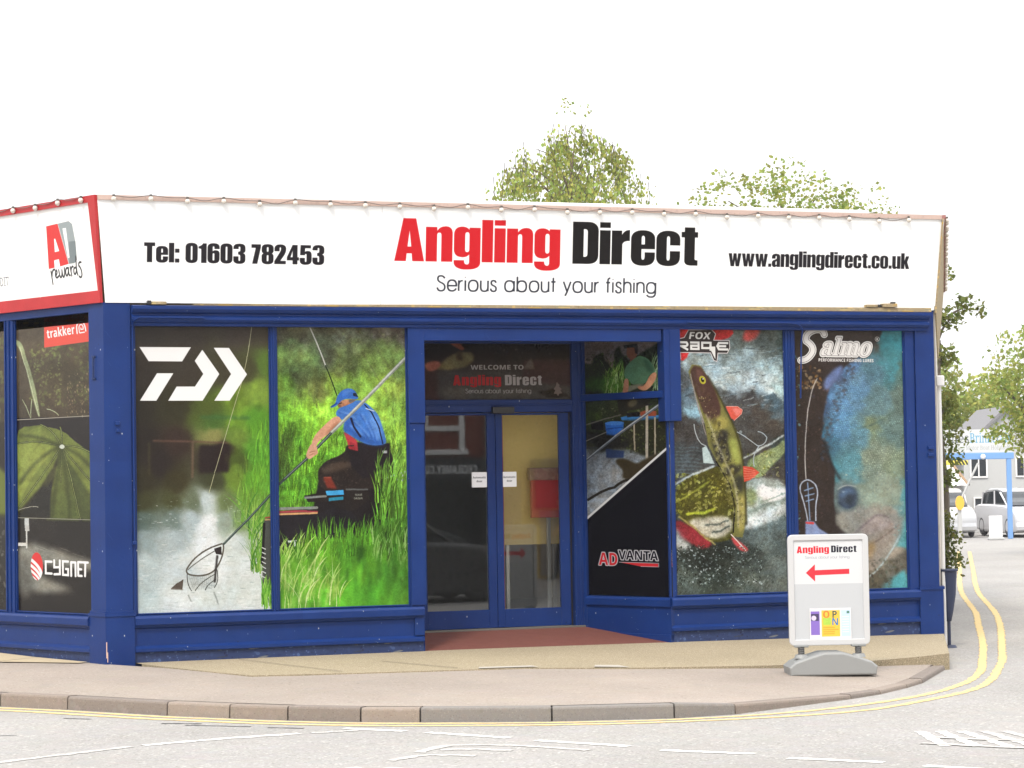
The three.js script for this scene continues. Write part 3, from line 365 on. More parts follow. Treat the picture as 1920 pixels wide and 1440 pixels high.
  A('AD', 1116, 1061, 33, 39, '#d0222c', '#c9c9cf'); A('VANTA', 1156, 1050, 24, 78, '#12121c', '#c9c9cf'); poly(x, [[1157, 1055], [1234, 1056], [1234, 1062], [1200, 1062]], '#d23038'); line(x, [[1157, 1055], [1235, 1055], [1235, 1062], [1200, 1062]], '#c9c9cf', 0.9);
});

const artPike = sheet([[1260, 617], [1477, 620], [1483, 1112], [1264, 1121]], 2.4, (x) => {
  field(x, `1265,650,5a6a70 1300,680,8a9a9c 1350,650,7c8886 1400,640,6a7470 1450,640,5f6a68 1475,650,4a5a58 1290,690,9fb2b8 1350,690,a9bcc2 1400,680,9fb4ba 1450,690,a9c0c4 1340,715,c3d6dc 1400,715,d6e6ea 1450,720,cfe0e4 1475,720,a9c4c8 1280,720,5f6468 1275,750,6a7f8c 1300,775,8fb4c4 1350,745,4f5456 1400,745,4a4a4c 1450,750,4f6470
    1270,800,4f4a48 1300,820,4a4644 1360,790,4a4846 1420,780,4c4642 1460,800,4a443f 1475,830,3a4644 1270,860,4a5256 1300,850,44484a 1430,830,4a4744 1470,900,4c4844 1280,1040,2c322e 1340,1050,262c28 1400,1040,3a423f 1450,1020,5a6664 1475,1060,66706c 1280,1100,5f6a62 1340,1095,3c463e 1400,1100,5a645c 1470,1110,6f776f 1440,1000,6a7a7c`, 14);
  for (let i = 0; i < 220; i++) { const px = R(1255, 1480), py = 650 + 120 * Math.pow(rnd(), 1.2), l = R(4, 20); x.globalAlpha = R(0.2, 0.7); line(x, [[px, py], [px + l, py + l * R(-0.35, 0.1)]], pick(['#e8f2f4', '#b7cdd6', '#5b7686', '#2f383e', '#8fb2c4']), R(0.8, 2.2), 0.6); } x.globalAlpha = 1;
  for (let i = 0; i < 60; i++) { x.globalAlpha = R(0.1, 0.3); line(x, [[R(1262, 1480), R(780, 900)], [0, 0]].map((p, j, a) => (j ? [a[0][0] + R(10, 40), a[0][1] + R(-2, 2)] : p)), pick(['#6f7f88', '#3a3836', '#7c8a90']), 1.4, 1); } x.globalAlpha = 1;
  for (let y = 840; y < 890; y += 7) line(x, [[1262, y], [1300 + R(0, 30), y + 2]], '#62727a', 1.2, 1);
  poly(x, [[1262, 612], [1385, 612], [1374, 640], [1300, 645], [1292, 676], [1276, 678], [1262, 660]], '#d5363a', 1.2, true); poly(x, [[1402, 612], [1434, 612], [1428, 634], [1398, 644]], '#cf5550', 3, true);
  // the pike
  poly(x, [[1264, 920], [1300, 888], [1345, 876], [1380, 872], [1392, 900], [1400, 950], [1392, 1000], [1370, 1015], [1330, 1020], [1290, 990], [1264, 960]], '#4c4a1a', 1, true); specks(x, 260, 1266, 1385, 890, 965, 1, 5, ['#8f9236', '#b5b85a', '#3a3812', '#cfd07c', '#6a6a24'], 0.8); line(x, [[1288, 966], [1320, 962], [1340, 956]], '#b3bf3e', 5, 1); line(x, [[1264, 945], [1300, 925], [1330, 905]], '#9aa03e', 3, 1);
  poly(x, [[1282, 978], [1340, 968], [1378, 972], [1374, 1000], [1345, 1014], [1310, 1002]], '#c7c3b0', 3, true); line(x, [[1322, 984], [1350, 985], [1368, 978]], '#5d665e', 3, 1); line(x, [[1335, 998], [1352, 998], [1370, 988]], '#49524c', 3, 1);
  poly(x, [[1264, 975], [1290, 985], [1320, 1005], [1338, 1022], [1320, 1032], [1280, 1012], [1264, 1000]], '#8c2c34', 2, true); line(x, [[1272, 970], [1300, 990], [1340, 1022]], '#a59a5c', 3, 1); poly(x, [[1262, 985], [1280, 1010], [1300, 1028], [1262, 1034]], '#b3b7b4', 4, true);
  line(x, [[1262, 912], [1300, 892], [1340, 876]], '#b9c6cc', 4, 1);
  poly(x, [[1396, 905], [1430, 896], [1483, 903], [1483, 965], [1440, 985], [1398, 998], [1390, 970]], '#a9b7b4', 3, true); poly(x, [[1428, 906], [1450, 918], [1483, 918], [1483, 940], [1450, 946], [1416, 930]], '#f2f5f8', 3, true); poly(x, [[1400, 975], [1440, 958], [1483, 945], [1483, 962], [1440, 982], [1400, 998]], '#dfe8ea', 4, true); line(x, [[1404, 962], [1440, 948], [1483, 938]], '#6a7f78', 3, 2); line(x, [[1424, 946], [1483, 926]], '#8fa59a', 2, 1); poly(x, [[1396, 915], [1425, 918], [1418, 950], [1400, 950]], '#7d8a62', 4, true); specks(x, 70, 1400, 1480, 900, 985, 1, 4, ['#6f8078', '#dbe4e2', '#8a9a84'], 0.5, 0.3);
  poly(x, [[1400, 868], [1430, 852], [1470, 836], [1490, 814], [1483, 845], [1450, 880], [1428, 900], [1410, 898]], '#8a9a6e', 1.5, true); line(x, [[1396, 862], [1440, 838], [1478, 818]], '#c3cdcc', 4, 1); specks(x, 60, 1402, 1465, 848, 895, 1, 4, ['#6f7a2e', '#c9c98e', '#4c5222'], 0.7);
  photo(x, 0.5, 0.14, 0.07, 0.015);
  // the lure
  poly(x, [[1293, 700], [1300, 686], [1316, 688], [1328, 706], [1338, 724], [1352, 745], [1362, 765], [1372, 785], [1384, 808], [1392, 830], [1396, 860], [1399, 900], [1402, 940], [1400, 980], [1394, 1010], [1374, 1008], [1380, 970], [1378, 930], [1364, 900], [1346, 868], [1330, 838], [1324, 800], [1312, 760], [1300, 722]], '#7c7a42', 0.8);
  poly(x, [[1295, 698], [1306, 687], [1326, 706], [1348, 740], [1358, 780], [1334, 800], [1312, 752]], '#4a3330', 2, true); poly(x, [[1330, 790], [1362, 780], [1372, 800], [1350, 815]], '#a39a52', 4, true); poly(x, [[1333, 812], [1370, 806], [1366, 830], [1376, 862], [1356, 878], [1340, 850]], '#33312f', 3, true); poly(x, [[1350, 880], [1390, 868], [1396, 880], [1374, 900]], '#3a382e', 2.5, true); poly(x, [[1368, 820], [1386, 826], [1392, 870], [1384, 880], [1372, 850]], '#a8b05a', 4, true); poly(x, [[1376, 895], [1398, 890], [1400, 920], [1384, 930]], '#3e3f34', 4, true); poly(x, [[1384, 935], [1400, 930], [1399, 1000], [1384, 1000]], '#b3a860', 3, true);
  specks(x, 160, 1310, 1400, 740, 900, 0.4, 1.3, ['#c9c3a0', '#2b2420', '#8d8048'], 0.6); line(x, [[1298, 706], [1312, 770], [1326, 818]], '#9a8f86', 1.4); line(x, [[1345, 868], [1370, 910], [1380, 950], [1376, 1000]], '#15140f', 2.6);
  for (let i = 0; i < 150; i++) { const t = rnd(), cx = lerp(1310, 1390, Math.pow(t, 0.8)) + R(-10, 12), cy = lerp(720, 985, t); x.globalAlpha = 0.45; blob(x, cx, cy, R(1, 5), R(2, 7), pick(['#8f8a42', '#5b5624', '#34301c', '#a9a75e', '#3d3a2c', '#c3bd7e']), 1.2, 0.4); } x.globalAlpha = 0.7; curve(x, 'M1303,700Q1316,750 1334,800Q1352,850 1374,892Q1388,930 1386,990', '#d9d6b8', 2.4, 1.6); x.globalAlpha = 1; curve(x, 'M1330,708Q1350,740 1364,770Q1386,810 1394,850Q1402,900 1401,985', '#2f2c18', 3, 1.8);
  x.globalAlpha = 0.85; poly(x, [[1297, 700], [1305, 688], [1318, 691], [1334, 716], [1346, 742], [1352, 768], [1338, 786], [1322, 776], [1312, 752], [1302, 722]], '#4c3430', 1.6); poly(x, [[1306, 692], [1316, 694], [1328, 716], [1322, 726], [1310, 716]], '#6d4c44', 2.4, true); x.globalAlpha = 1; for (let i = 0; i < 220; i++) { const t = rnd(), cx = lerp(1322, 1392, Math.pow(t, 0.8)) + R(-18, 12), cy = lerp(745, 985, t); x.globalAlpha = 0.5; blob(x, cx, cy, R(0.5, 1.6), R(0.5, 1.6), pick(['#d6d2a0', '#2a2716', '#96904e', '#191712'])); } x.globalAlpha = 1; line(x, [[1297, 704], [1306, 745], [1322, 795]], '#a39a94', 1.6, 0.6);
  blob(x, 1320, 715, 6, 8, '#b9b23a', 0, -0.4); blob(x, 1320, 715, 3, 4.4, '#221d12', 0, -0.4); blob(x, 1321, 713, 1, 1.2, '#fff');
  poly(x, [[1364, 764], [1387, 764], [1396, 770], [1394, 778], [1380, 790], [1374, 786]], '#e2604f', 0.6); poly(x, [[1376, 766], [1392, 768], [1394, 776], [1384, 782]], '#f58a80', 1.5); line(x, [[1366, 764], [1387, 764], [1396, 770], [1394, 778], [1380, 790]], '#f3b3a6', 1); poly(x, [[1396, 876], [1414, 878], [1428, 888], [1410, 902], [1398, 906]], '#d9543f', 0.6); for (let i = 0; i < 5; i++) line(x, [[1398, 880 + i * 5], [1420, 885 + i * 3]], '#f0917a', 1); poly(x, [[1318, 842], [1326, 838], [1342, 872], [1320, 870]], '#c3d6d6', 0.6); poly(x, [[1370, 1005], [1392, 1020], [1408, 1034], [1394, 1038], [1376, 1022]], '#cf4f52', 1.5, true); line(x, [[1372, 1004], [1400, 1034]], '#f0dfd4', 2);
  curve(x, 'M1303,798Q1305,825 1320,836L1325,838', '#b9c0c4', 1.8); curve(x, 'M1386,812L1400,820L1425,838Q1440,838 1443,822Q1436,812 1426,811M1428,838Q1412,858 1418,876', '#aeb8be', 1.8); curve(x, 'M1274,688Q1290,700 1293,716M1276,696L1292,714', '#6d7274', 1.8); blob(x, 1392, 812, 3, 3, '#8c969a');
  // splash
  specks(x, 900, 1262, 1430, 1024, 1098, 0.5, 2.6, ['#10130f', '#cfdde0', '#3a4640', '#141814', '#8fa2a4', '#20281f'], 0.85); specks(x, 260, 1400, 1483, 1000, 1112, 0.6, 3, ['#4a544f', '#6b7874', '#33403a', '#8fa09c'], 0.5, 2.4); specks(x, 140, 1266, 1460, 1080, 1118, 0.6, 3, ['#283026', '#9aa8a0', '#3c463a'], 0.6, 2.3);
  photo(x, 0.1, 0.1, 0.05, 0.01);
  // logo
  const L = (d, a, b, c) => { curve(x, d, '#e8e6e6', a + 5); curve(x, d, '#3a3436', a + 3); curve(x, d, c ?? '#f4f4f4', b); };
  x.lineJoin = 'round'; const outl = [[1286, 636], [1294, 622], [1338, 620], [1346, 628], [1342, 640], [1372, 640], [1373, 654], [1368, 664], [1350, 664], [1348, 680], [1342, 678], [1336, 664], [1278, 664], [1279, 676], [1272, 676], [1270, 640]]; poly(x, outl, '#3a3436', 0); line(x, [...outl, outl[0]], '#e6dfe0', 1.4);
  x.fillStyle = '#f2f0ee'; x.save(); x.translate(1293, 638); x.transform(1, 0, -0.18, 1, 0, 0); x.font = 'bold 18px sans-serif'; x.scale(42 / x.measureText('FOX').width, 1); x.fillText('FOX', 0, 0); x.restore();
  const S = (d) => curve(x, d, '#f6f6f4', 4); x.lineJoin = 'miter'; x.lineCap = 'butt'; S('M1271,645L1290,645Q1294,650 1289,652L1280,652L1293,659'); S('M1297,645L1313,645L1313,657L1299,657L1299,651L1313,651'); S('M1336,645L1320,645L1320,655L1336,655'); S('M1336,643L1336,660'); S('M1370,645L1352,645L1349,651L1352,657L1370,657M1350,651L1366,651'); poly(x, [[1271, 647], [1276, 647], [1275, 672]], '#f6f6f4'); poly(x, [[1333, 652], [1345, 652], [1345, 676]], '#f6f6f4'); x.lineCap = 'round'; x.lineJoin = 'round';
});

const artPerch = sheet([[1493, 619], [1697, 620], [1708, 1104], [1501, 1110]], 2.4, (x) => {
  const at = field(x, `1500,625,4a4440 1540,625,4d4540 1600,625,4b423e 1640,630,4a4540 1665,630,3f8f9a 1690,630,4699a4 1510,690,5a4030 1530,700,6b4a28 1545,690,4a3530 1575,700,4f5f80 1600,690,5f87b5 1640,690,5d8a9a 1675,690,4a8f98 1695,700,5a7a72 1505,760,4a3a34 1530,760,2f2422 1552,760,3f5a80 1580,750,6499cc 1610,740,6d9cc0 1650,750,6d8f92 1690,750,6b8072
    1510,820,40302c 1535,820,241c1c 1556,820,3f7390 1580,800,5f98c8 1610,810,6d9fb0 1640,800,8c9a70 1680,800,6f8a80 1510,880,2c2422 1545,880,2a2224 1570,880,4f95a5 1600,870,5f9aa5 1640,860,9aa588 1690,870,8c9c7c 1510,940,30303a 1552,940,2a2226 1578,930,6a7f80 1630,920,97a690 1670,920,9ca58c 1700,930,5aa0a8 1510,1000,4a5568 1560,1000,4a4038 1590,985,94968e 1630,990,b09a8c 1670,985,b39c88 1702,1000,5fb0b8 1560,1060,4f4a44 1620,1060,4a4238 1640,1040,b08a6a 1670,1040,a99f90 1695,1060,6a665c 1600,1100,55503f 1650,1095,5a5548 1700,1100,5fa5ac`, 11, 4);
  specks(x, 46, 1500, 1545, 690, 730, 1.5, 5, ['#a8742e', '#c9a06a', '#7a4c22', '#d6b98e'], 0.6); specks(x, 30, 1500, 1545, 740, 900, 1, 3, ['#b58468', '#6d4a40', '#8c6a58'], 0.5);
  poly(x, [[1486, 612], [1662, 612], [1652, 640], [1622, 664], [1596, 684], [1570, 708], [1556, 742], [1549, 780], [1546, 822], [1558, 852], [1571, 884], [1568, 930], [1572, 985], [1600, 1006], [1612, 1040], [1626, 1088], [1600, 1112], [1486, 1112]], '#332a29', 1.4); specks(x, 60, 1500, 1545, 690, 730, 1.5, 5, ['#a8742e', '#c9a06a', '#7a4c22', '#d6b98e'], 0.6); specks(x, 200, 1500, 1560, 730, 1000, 0.6, 3, ['#5a4640', '#46566c', '#6d4a40', '#1f1a1c', '#8c6a58'], 0.5); specks(x, 200, 1500, 1625, 1040, 1110, 1, 4, ['#55503f', '#6a6450', '#3a362c'], 0.5); vgrad(x, 1510, 1640, [[612, 'rgba(80,70,64,0.5)'], [690, 'rgba(80,70,64,0)']]);
  for (let r = 0; r < 58; r++) for (let q = 0; q < 42; q++) { const px = 1540 + q * 4 + (r % 2) * 2 + R(-0.8, 0.8), py = 676 + r * 3.9 + (px - 1620) * -0.14 + R(-0.8, 0.8); if ((px - 1636) ** 2 / 7000 + (py - 790) ** 2 / 13600 > 1 - 0.3 * rnd()) continue; const c = at(px, py), k = rnd(); x.globalAlpha = R(0.4, 0.9); curve(x, `M${px - 2},${py - 0.4}Q${px},${py + 2.8} ${px + 2},${py - 0.5}`, shadeOf(c, R(0.55, 0.75)), 1); if (k < 0.6) blob(x, px, py - 0.3, 1.3, 1, shadeOf(c, R(1.15, 1.5))); } x.globalAlpha = 1;
  poly(x, [[1548, 716], [1574, 690], [1590, 686], [1560, 730]], '#55617f', 3, true);
  for (let i = 0; i < 160; i++) { const t = rnd(), px = lerp(1650, 1548, Math.sqrt(t)) + R(-8, 8), py = lerp(645, 860, t) + R(-10, 10); x.globalAlpha = 0.5; blob(x, px, py, R(1, 4), R(1, 3), pick(['#332a29', '#3a4a62', '#4a3a38', '#2c4258']), 0.8); } x.globalAlpha = 1;
  curve(x, 'M1612,804Q1650,800 1684,768', '#4c6458', 2, 1.5);
  poly(x, [[1546, 720], [1575, 690], [1590, 685], [1556, 740]], '#6d7fb0', 3, true);
  // head
  curve(x, 'M1552,830Q1562,872 1580,900', '#1f1a1c', 4, 2.5); curve(x, 'M1604,1004Q1612,1040 1628,1082', '#2c2422', 4, 3);
  poly(x, [[1576, 962], [1604, 952], [1650, 956], [1694, 966], [1700, 986], [1688, 1018], [1660, 1058], [1630, 1084], [1604, 1010], [1578, 988]], '#9c968a', 5, true); poly(x, [[1616, 986], [1642, 968], [1668, 970], [1688, 988], [1668, 1002], [1640, 1000], [1620, 1010]], '#b09c94', 4, true); poly(x, [[1624, 1004], [1688, 988], [1680, 1014], [1650, 1054], [1630, 1080]], '#a59484', 5, true); curve(x, 'M1606,1002Q1630,980 1645,968Q1660,964 1670,972', '#7d686c', 2.4, 1.4); curve(x, 'M1622,1030Q1660,1010 1690,985', '#7d6458', 2, 1.2); curve(x, 'M1629,1085Q1660,1066 1692,1005', '#bcd2d8', 2.6, 1.2); poly(x, [[1630, 1016], [1648, 1018], [1640, 1044], [1630, 1052]], '#b08a50', 5, true);
  for (let i = 0; i < 260; i++) { const a = R(1576, 1690), b = R(880, 1060); if (b > 1000 && a < 1620) continue; x.globalAlpha = 0.5; blob(x, a, b, R(0.8, 2.6), R(0.6, 1.8), shadeOf(at(a, b), R(0.7, 1.35)), 0.6); } x.globalAlpha = 1;
  specks(x, 240, 1590, 1700, 880, 960, 0.8, 2.4, ['#d6d2b4', '#8fa58f', '#9bb6b4'], 0.5);
  x.globalAlpha = 0.9; blob(x, 1593, 933, 22, 26, '#566468', 4); blob(x, 1594, 932, 17, 21, '#31405a', 3); poly(x, [[1578, 926], [1590, 916], [1606, 920], [1600, 930], [1584, 934]], '#55709a', 4, true); blob(x, 1597, 937, 8, 11, '#1c2230', 4); blob(x, 1586, 923, 3, 1.6, '#9ab3cc', 1.2); x.globalAlpha = 1; curve(x, 'M1578,942Q1590,958 1608,946', '#1e2a44', 3, 2); curve(x, 'M1576,918Q1590,906 1610,914', '#c3c9c0', 1.6, 1);
  specks(x, 200, 1600, 1705, 1050, 1110, 1, 5, ['#4f4a3a', '#6b6450', '#3a362c', '#5d6a5c'], 0.6); poly(x, [[1678, 1085], [1700, 1070], [1710, 1110], [1672, 1110]], '#5fb4bc', 3);
  curve(x, 'M1538,712Q1522,740 1518,800Q1513,850 1517,898', '#d9d4d0', 1.6); curve(x, 'M1519,900Q1500,905 1509,930Q1516,950 1520,976M1519,900Q1540,905 1538,930Q1534,950 1535,976', '#c3cfe4', 2.2); curve(x, 'M1520,906L1524,975M1514,920L1530,915M1515,930L1532,926M1517,940L1531,936', '#8aa6cc', 2); poly(x, [[1516, 976], [1532, 978], [1540, 990], [1560, 1002], [1516, 1004]], '#8a9cc8', 1); line(x, [[1518, 980], [1530, 981]], '#d24a4e', 4);
  specks(x, 60, 1494, 1506, 670, 1000, 1, 3, ['#4fa6c4', '#8fd0e0', '#2d6f98'], 0.7);
  x.globalAlpha = 0.2; poly(x, [[1600, 690], [1640, 668], [1700, 690], [1706, 960], [1690, 1020], [1630, 1080], [1580, 980], [1575, 890], [1552, 820], [1560, 745]], '#6f8698', 8, true); x.globalAlpha = 1; soften(x, [[640, 1110, 1.6]]);
  photo(x, 0.12, 0.14, 0.06, 0.015);
  // script logo
  const SP = 'M1551,629Q1548,617 1533,621Q1514,628 1518,642Q1533,651 1529,663Q1521,678 1508,678';
  const A = (w, c) => { curve(x, SP, c, w + 7); x.save(); x.translate(1542, 668); x.transform(1, 0, -0.28, 1, 0, 0); x.font = 'bold 45px serif'; x.scale(94 / x.measureText('almo').width, 1); x.strokeStyle = c; x.lineWidth = w; x.lineJoin = 'round'; x.strokeText('almo', 0, 0); x.restore(); };
  A(9, '#2a2424'); A(6.5, '#f4f2f0'); curve(x, SP, '#4a4443', 9.4); curve(x, SP, '#f4f2f0', 8); x.save(); x.translate(1542, 668); x.transform(1, 0, -0.28, 1, 0, 0); x.font = 'bold 45px serif'; x.scale(94 / x.measureText('almo').width, 1); x.strokeStyle = '#4a4443'; x.lineWidth = 1.6; x.strokeText('almo', 0, 0); x.fillStyle = '#f4f2f0'; x.fillText('almo', 0, 0); x.restore();
  x.font = 'bold 8px sans-serif'; x.fillStyle = '#f2f0ee'; x.save(); x.translate(1540, 680); x.scale(103 / x.measureText('PERFORMANCE FISHING LURES').width, 1); x.fillText('PERFORMANCE FISHING LURES', 0, 0); x.restore();
  curve(x, 'M1650,632A4,4 0 1 1 1649.9,632Z', '#dcd8d4', 0.9); x.font = 'bold 6px sans-serif'; x.fillText('R', 1648, 638);
});
// ---------------------------------------------------------------- materials
function paintMap(base, chips) {
  const S = 1024, c = canvas(S, S), x = c.getContext('2d'); x.fillStyle = `rgb(${base})`; x.fillRect(0, 0, S, S);
  for (let i = 0; i < 260; i++) { const v = R(-9, 9); x.globalAlpha = 0.22; x.fillStyle = `rgb(${base.map((b) => Math.round(clamp(b + v * (b / 90 + 0.4), 0, 255)))})`; x.filter = 'blur(14px)'; x.beginPath(); x.ellipse(R(0, S), R(0, S), R(20, 110), R(20, 110), 0, 0, 6.3); x.fill(); }
  x.filter = 'none';
  for (let i = 0; i < 5000; i++) { const v = R(-10, 12); x.globalAlpha = 0.25; x.fillStyle = `rgb(${base.map((b) => Math.round(clamp(b + v, 0, 255)))})`; x.fillRect(R(0, S), R(0, S), R(0.6, 1.6), R(6, 50)); }
  for (let i = 0; i < chips; i++) { x.globalAlpha = R(0.5, 0.95); x.fillStyle = pick(['#c9c7bd', '#8f9bb0', '#6b6a66', '#d8d4c8', '#1a2036', '#3a4a78']); x.beginPath(); const s = R(0.8, 2.6); x.ellipse(R(0, S), R(0, S), s, s * R(0.5, 2.5), 0, 0, 6.3); x.fill(); }
  for (let i = 0; i < 10; i++) { x.globalAlpha = 0.35; x.strokeStyle = pick(['#7f8cb4', '#a9b1c8', '#15204a']); x.lineWidth = R(0.6, 1.4); x.beginPath(); const a = R(0, S), b = R(0, S); x.moveTo(a, b); x.lineTo(a + R(-40, 40), b + R(-60, 60)); x.stroke(); }
  x.globalAlpha = 1; return c;
}
function bumpMap(size, n, s0, s1) { const c = canvas(size, size), x = c.getContext('2d'); x.fillStyle = '#808080'; x.fillRect(0, 0, size, size); for (let i = 0; i < n; i++) { const v = Math.round(R(40, 215)); x.globalAlpha = 0.5; x.fillStyle = `rgb(${v},${v},${v})`; x.beginPath(); const s = R(s0, s1); x.ellipse(R(0, size), R(0, size), s, s * R(0.6, 1.6), R(0, 3), 0, 6.3); x.fill(); } return c; }
const softBump = bumpMap(512, 1400, 4, 18), fineBump = bumpMap(512, 9000, 0.8, 2.4);
const bluePaint = phy({ map: tex(paintMap([14, 45, 104], 90), 0.5), roughness: 0.4, specularIntensity: 0.5, bumpMap: tex(softBump, 0.9, false), bumpScale: 0.0012 });
const blueOld = phy({ map: tex(grain(512, [26, 46, 90], [[900, 2, 9, -26, 26, 0.4], [120, 2, 9, 30, 100, 0.45], [260, 1, 3, 40, 130, 0.5], [300, 1, 5, -50, -10, 0.6]], (x, S) => { for (let i = 0; i < 26; i++) { x.globalAlpha = R(0.3, 0.7); x.fillStyle = pick(['#6b5a44', '#8c8474', '#2a2a2c', '#a39a88', '#4a4238']); x.beginPath(); x.ellipse(R(0, S), R(0, S), R(4, 26), R(2, 8), R(-0.2, 0.2), 0, 6.3); x.fill(); } }), 0.7), roughness: 0.62, bumpMap: tex(softBump, 1.2, false), bumpScale: 0.002 });
const redPaint = phy({ map: tex(paintMap([176, 38, 42], 40), 0.6), roughness: 0.35, bumpMap: tex(softBump, 0.9, false), bumpScale: 0.0012 });
const pinkTrim = std({ map: tex(grain(512, [196, 172, 162], [[700, 2, 8, -26, 16, 0.35], [300, 1, 3, -70, -20, 0.5]]), 1), roughness: 0.7 });
const rawTimber = std({ map: tex(grain(512, [150, 134, 104], [[900, 2, 12, -40, 30, 0.4], [420, 2, 9, -10, 46, 0.5]], (x, S) => { for (let i = 0; i < 130; i++) { x.globalAlpha = 0.5; x.fillStyle = pick(['#c49a3c', '#b98a34', '#8d8a72', '#d6b566', '#5d5648']); x.fillRect(R(0, S), R(0, S), R(10, 70), R(3, 12)); } }), 0.9), roughness: 0.85, bumpMap: tex(softBump, 1.5, false), bumpScale: 0.004 });
const whiteBoard = std({ color: lin(0.8, 0.81, 0.82), roughness: 0.45 });
const render_ = std({ map: tex(grain(512, [206, 200, 190], [[900, 2, 14, -18, 12, 0.35], [400, 1, 3, -30, 10, 0.4]]), 0.5), roughness: 0.9 });
const darkInside = std({ color: lin(0.34, 0.31, 0.27), roughness: 0.8 });
const blackPlastic = std({ color: lin(0.02, 0.02, 0.022), roughness: 0.4 });
const steel = std({ color: lin(0.5, 0.5, 0.5), metalness: 0.9, roughness: 0.35 });
const clearGlass = phy({ color: lin(0.93, 0.95, 0.94), transmission: 1, roughness: 0.02, thickness: 0, ior: 1.75 });
const film = (c) => phy({ map: tex(c), color: lin(0.64, 0.64, 0.64), roughness: 0.22, specularIntensity: 0.45 });

// ---------------------------------------------------------------- plan of the corner shop: main front on z = 0, the corner at the origin
const A66 = 66.1 * Math.PI / 180, DL = V(-Math.cos(A66), 0, -Math.sin(A66)), NL = V(-Math.sin(A66), 0, Math.cos(A66));
const ML = new THREE.Matrix4().makeBasis(DL.clone().negate(), V(0, 1, 0), NL);         // left front: x runs to the corner, z outward
const DR = V(0.4996, 0, -0.8663), NR = V(0.8663, 0, 0.4996), MR = new THREE.Matrix4().makeBasis(DR, V(0, 1, 0), NR).setPosition(9.38, 0, 0);
const onL = (g) => g.applyMatrix4(ML), onR = (g) => g.applyMatrix4(MR);
const LEAN = 0.11 / 1.07, YF0 = 3.58, YF1 = 4.64;
const shop = thing('shop_building', 'blue-painted single-storey corner shop with printed windows and a recessed doorway', 'shop');

// walls, roof
const REAR = [V(0, 0, 0).addScaledVector(DL, 6), V(9.38, 0, 0).addScaledVector(DR, 11.5)];
obj('back_wall', (() => { const a = REAR[0], b = REAR[1], d = b.clone().sub(a).normalize(), n = V(d.z, 0, -d.x).multiplyScalar(0.2); return [prism([[a.x, a.z], [b.x, b.z], [b.x + n.x, b.z + n.z], [a.x + n.x, a.z + n.z]], -0.3, 4.4)]; })(), render_, shop);
obj('side_wall', [onR(bx(0.24, 11.5, -0.35, YF0 + 0.02, -0.22, 0.0, 0))], render_, shop, 'pale side wall along the lane');
obj('roof_deck', [prism([[0.1, -0.25], [9.3, -0.25], [REAR[1].x - 0.2, REAR[1].z + 0.1], [REAR[0].x + 0.25, REAR[0].z + 0.1]], 3.66, 3.76)], std({ color: lin(0.2, 0.2, 0.2), roughness: 0.9 }), shop);
obj('ceiling', [prism([[0.2, -0.27], [3.3, -0.27], [3.3, -1.3], [6.0, -1.3], [6.0, -0.27], [9.2, -0.27], [REAR[1].x - 0.2, REAR[1].z + 0.1], [REAR[0].x + 0.25, REAR[0].z + 0.1]], 3.42, 3.6)], std({ color: lin(0.6, 0.6, 0.58), roughness: 0.9 }), shop);
obj('raised_roof', [bx(0.9, 9.35, 3.78, 4.86, -6.2, -1.4, 0.02)], whiteBoard, shop, 'pale raised roof section behind the fascia');
obj('fascia_backing', [bx(0.1, 9.3, 3.36, 4.6, -0.2, -0.06, 0), onL(bx(-6, -0.1, 3.4, 4.6, -0.2, -0.06, 0)), onR(bx(0.25, 11.5, 3.6, 4.6, -0.2, -0.03, 0))], rawTimber, shop);

// corner column
{
  const c = sub('column', shop, 'corner column with scuffed paint');
  const ring = (o, w, back) => { const k = -(o - 0.405 * o) / 0.914, e = DL.clone().multiplyScalar(0.255 + w).addScaledVector(NL, o); return [[k, o], [0.27 + w, o], [0.27 + w, -back], [0.06, -back - 0.12], [e.x, e.z]]; };
  obj('shaft', [prism(ring(0, 0, 0.2), 0.5, 3.585)], bluePaint, c);
  obj('plinth_block', [prism(ring(0.016, 0.012, 0.2), -0.06, 0.47)], bluePaint, c);
  obj('cap_moulding', [prism(ring(0.026, 0.02, 0.2), 0.47, 0.5), prism(ring(0.012, 0.008, 0.2), 0.5, 0.525)], bluePaint, c);
  obj('paint_chip', [bx(-0.006, 0.004, 0.06, 0.22, 0.006, 0.0185, 0.003), bx(0.004, 0.012, 0.02, 0.12, 0.012, 0.0185, 0.002)], std({ color: lin(0.6, 0.42, 0.34), roughness: 0.9 }), c);
  obj('bolt', [bx(0.105, 0.155, 2.36, 2.40, 0.0, 0.02, 0.006)], bluePaint, c); obj('bolt', [bx(0.115, 0.155, 2.29, 2.325, 0, 0.02, 0.006)], bluePaint, c);
  obj('hook_bar', [onL(join([bx(-0.165, -0.155, 2.82, 3.06, 0.012, 0.024, 0.003), bx(-0.185, -0.135, 3.04, 3.06, 0, 0.02, 0.004), bx(-0.185, -0.135, 2.82, 2.84, 0, 0.02, 0.004)]))], blueOld, c);
}
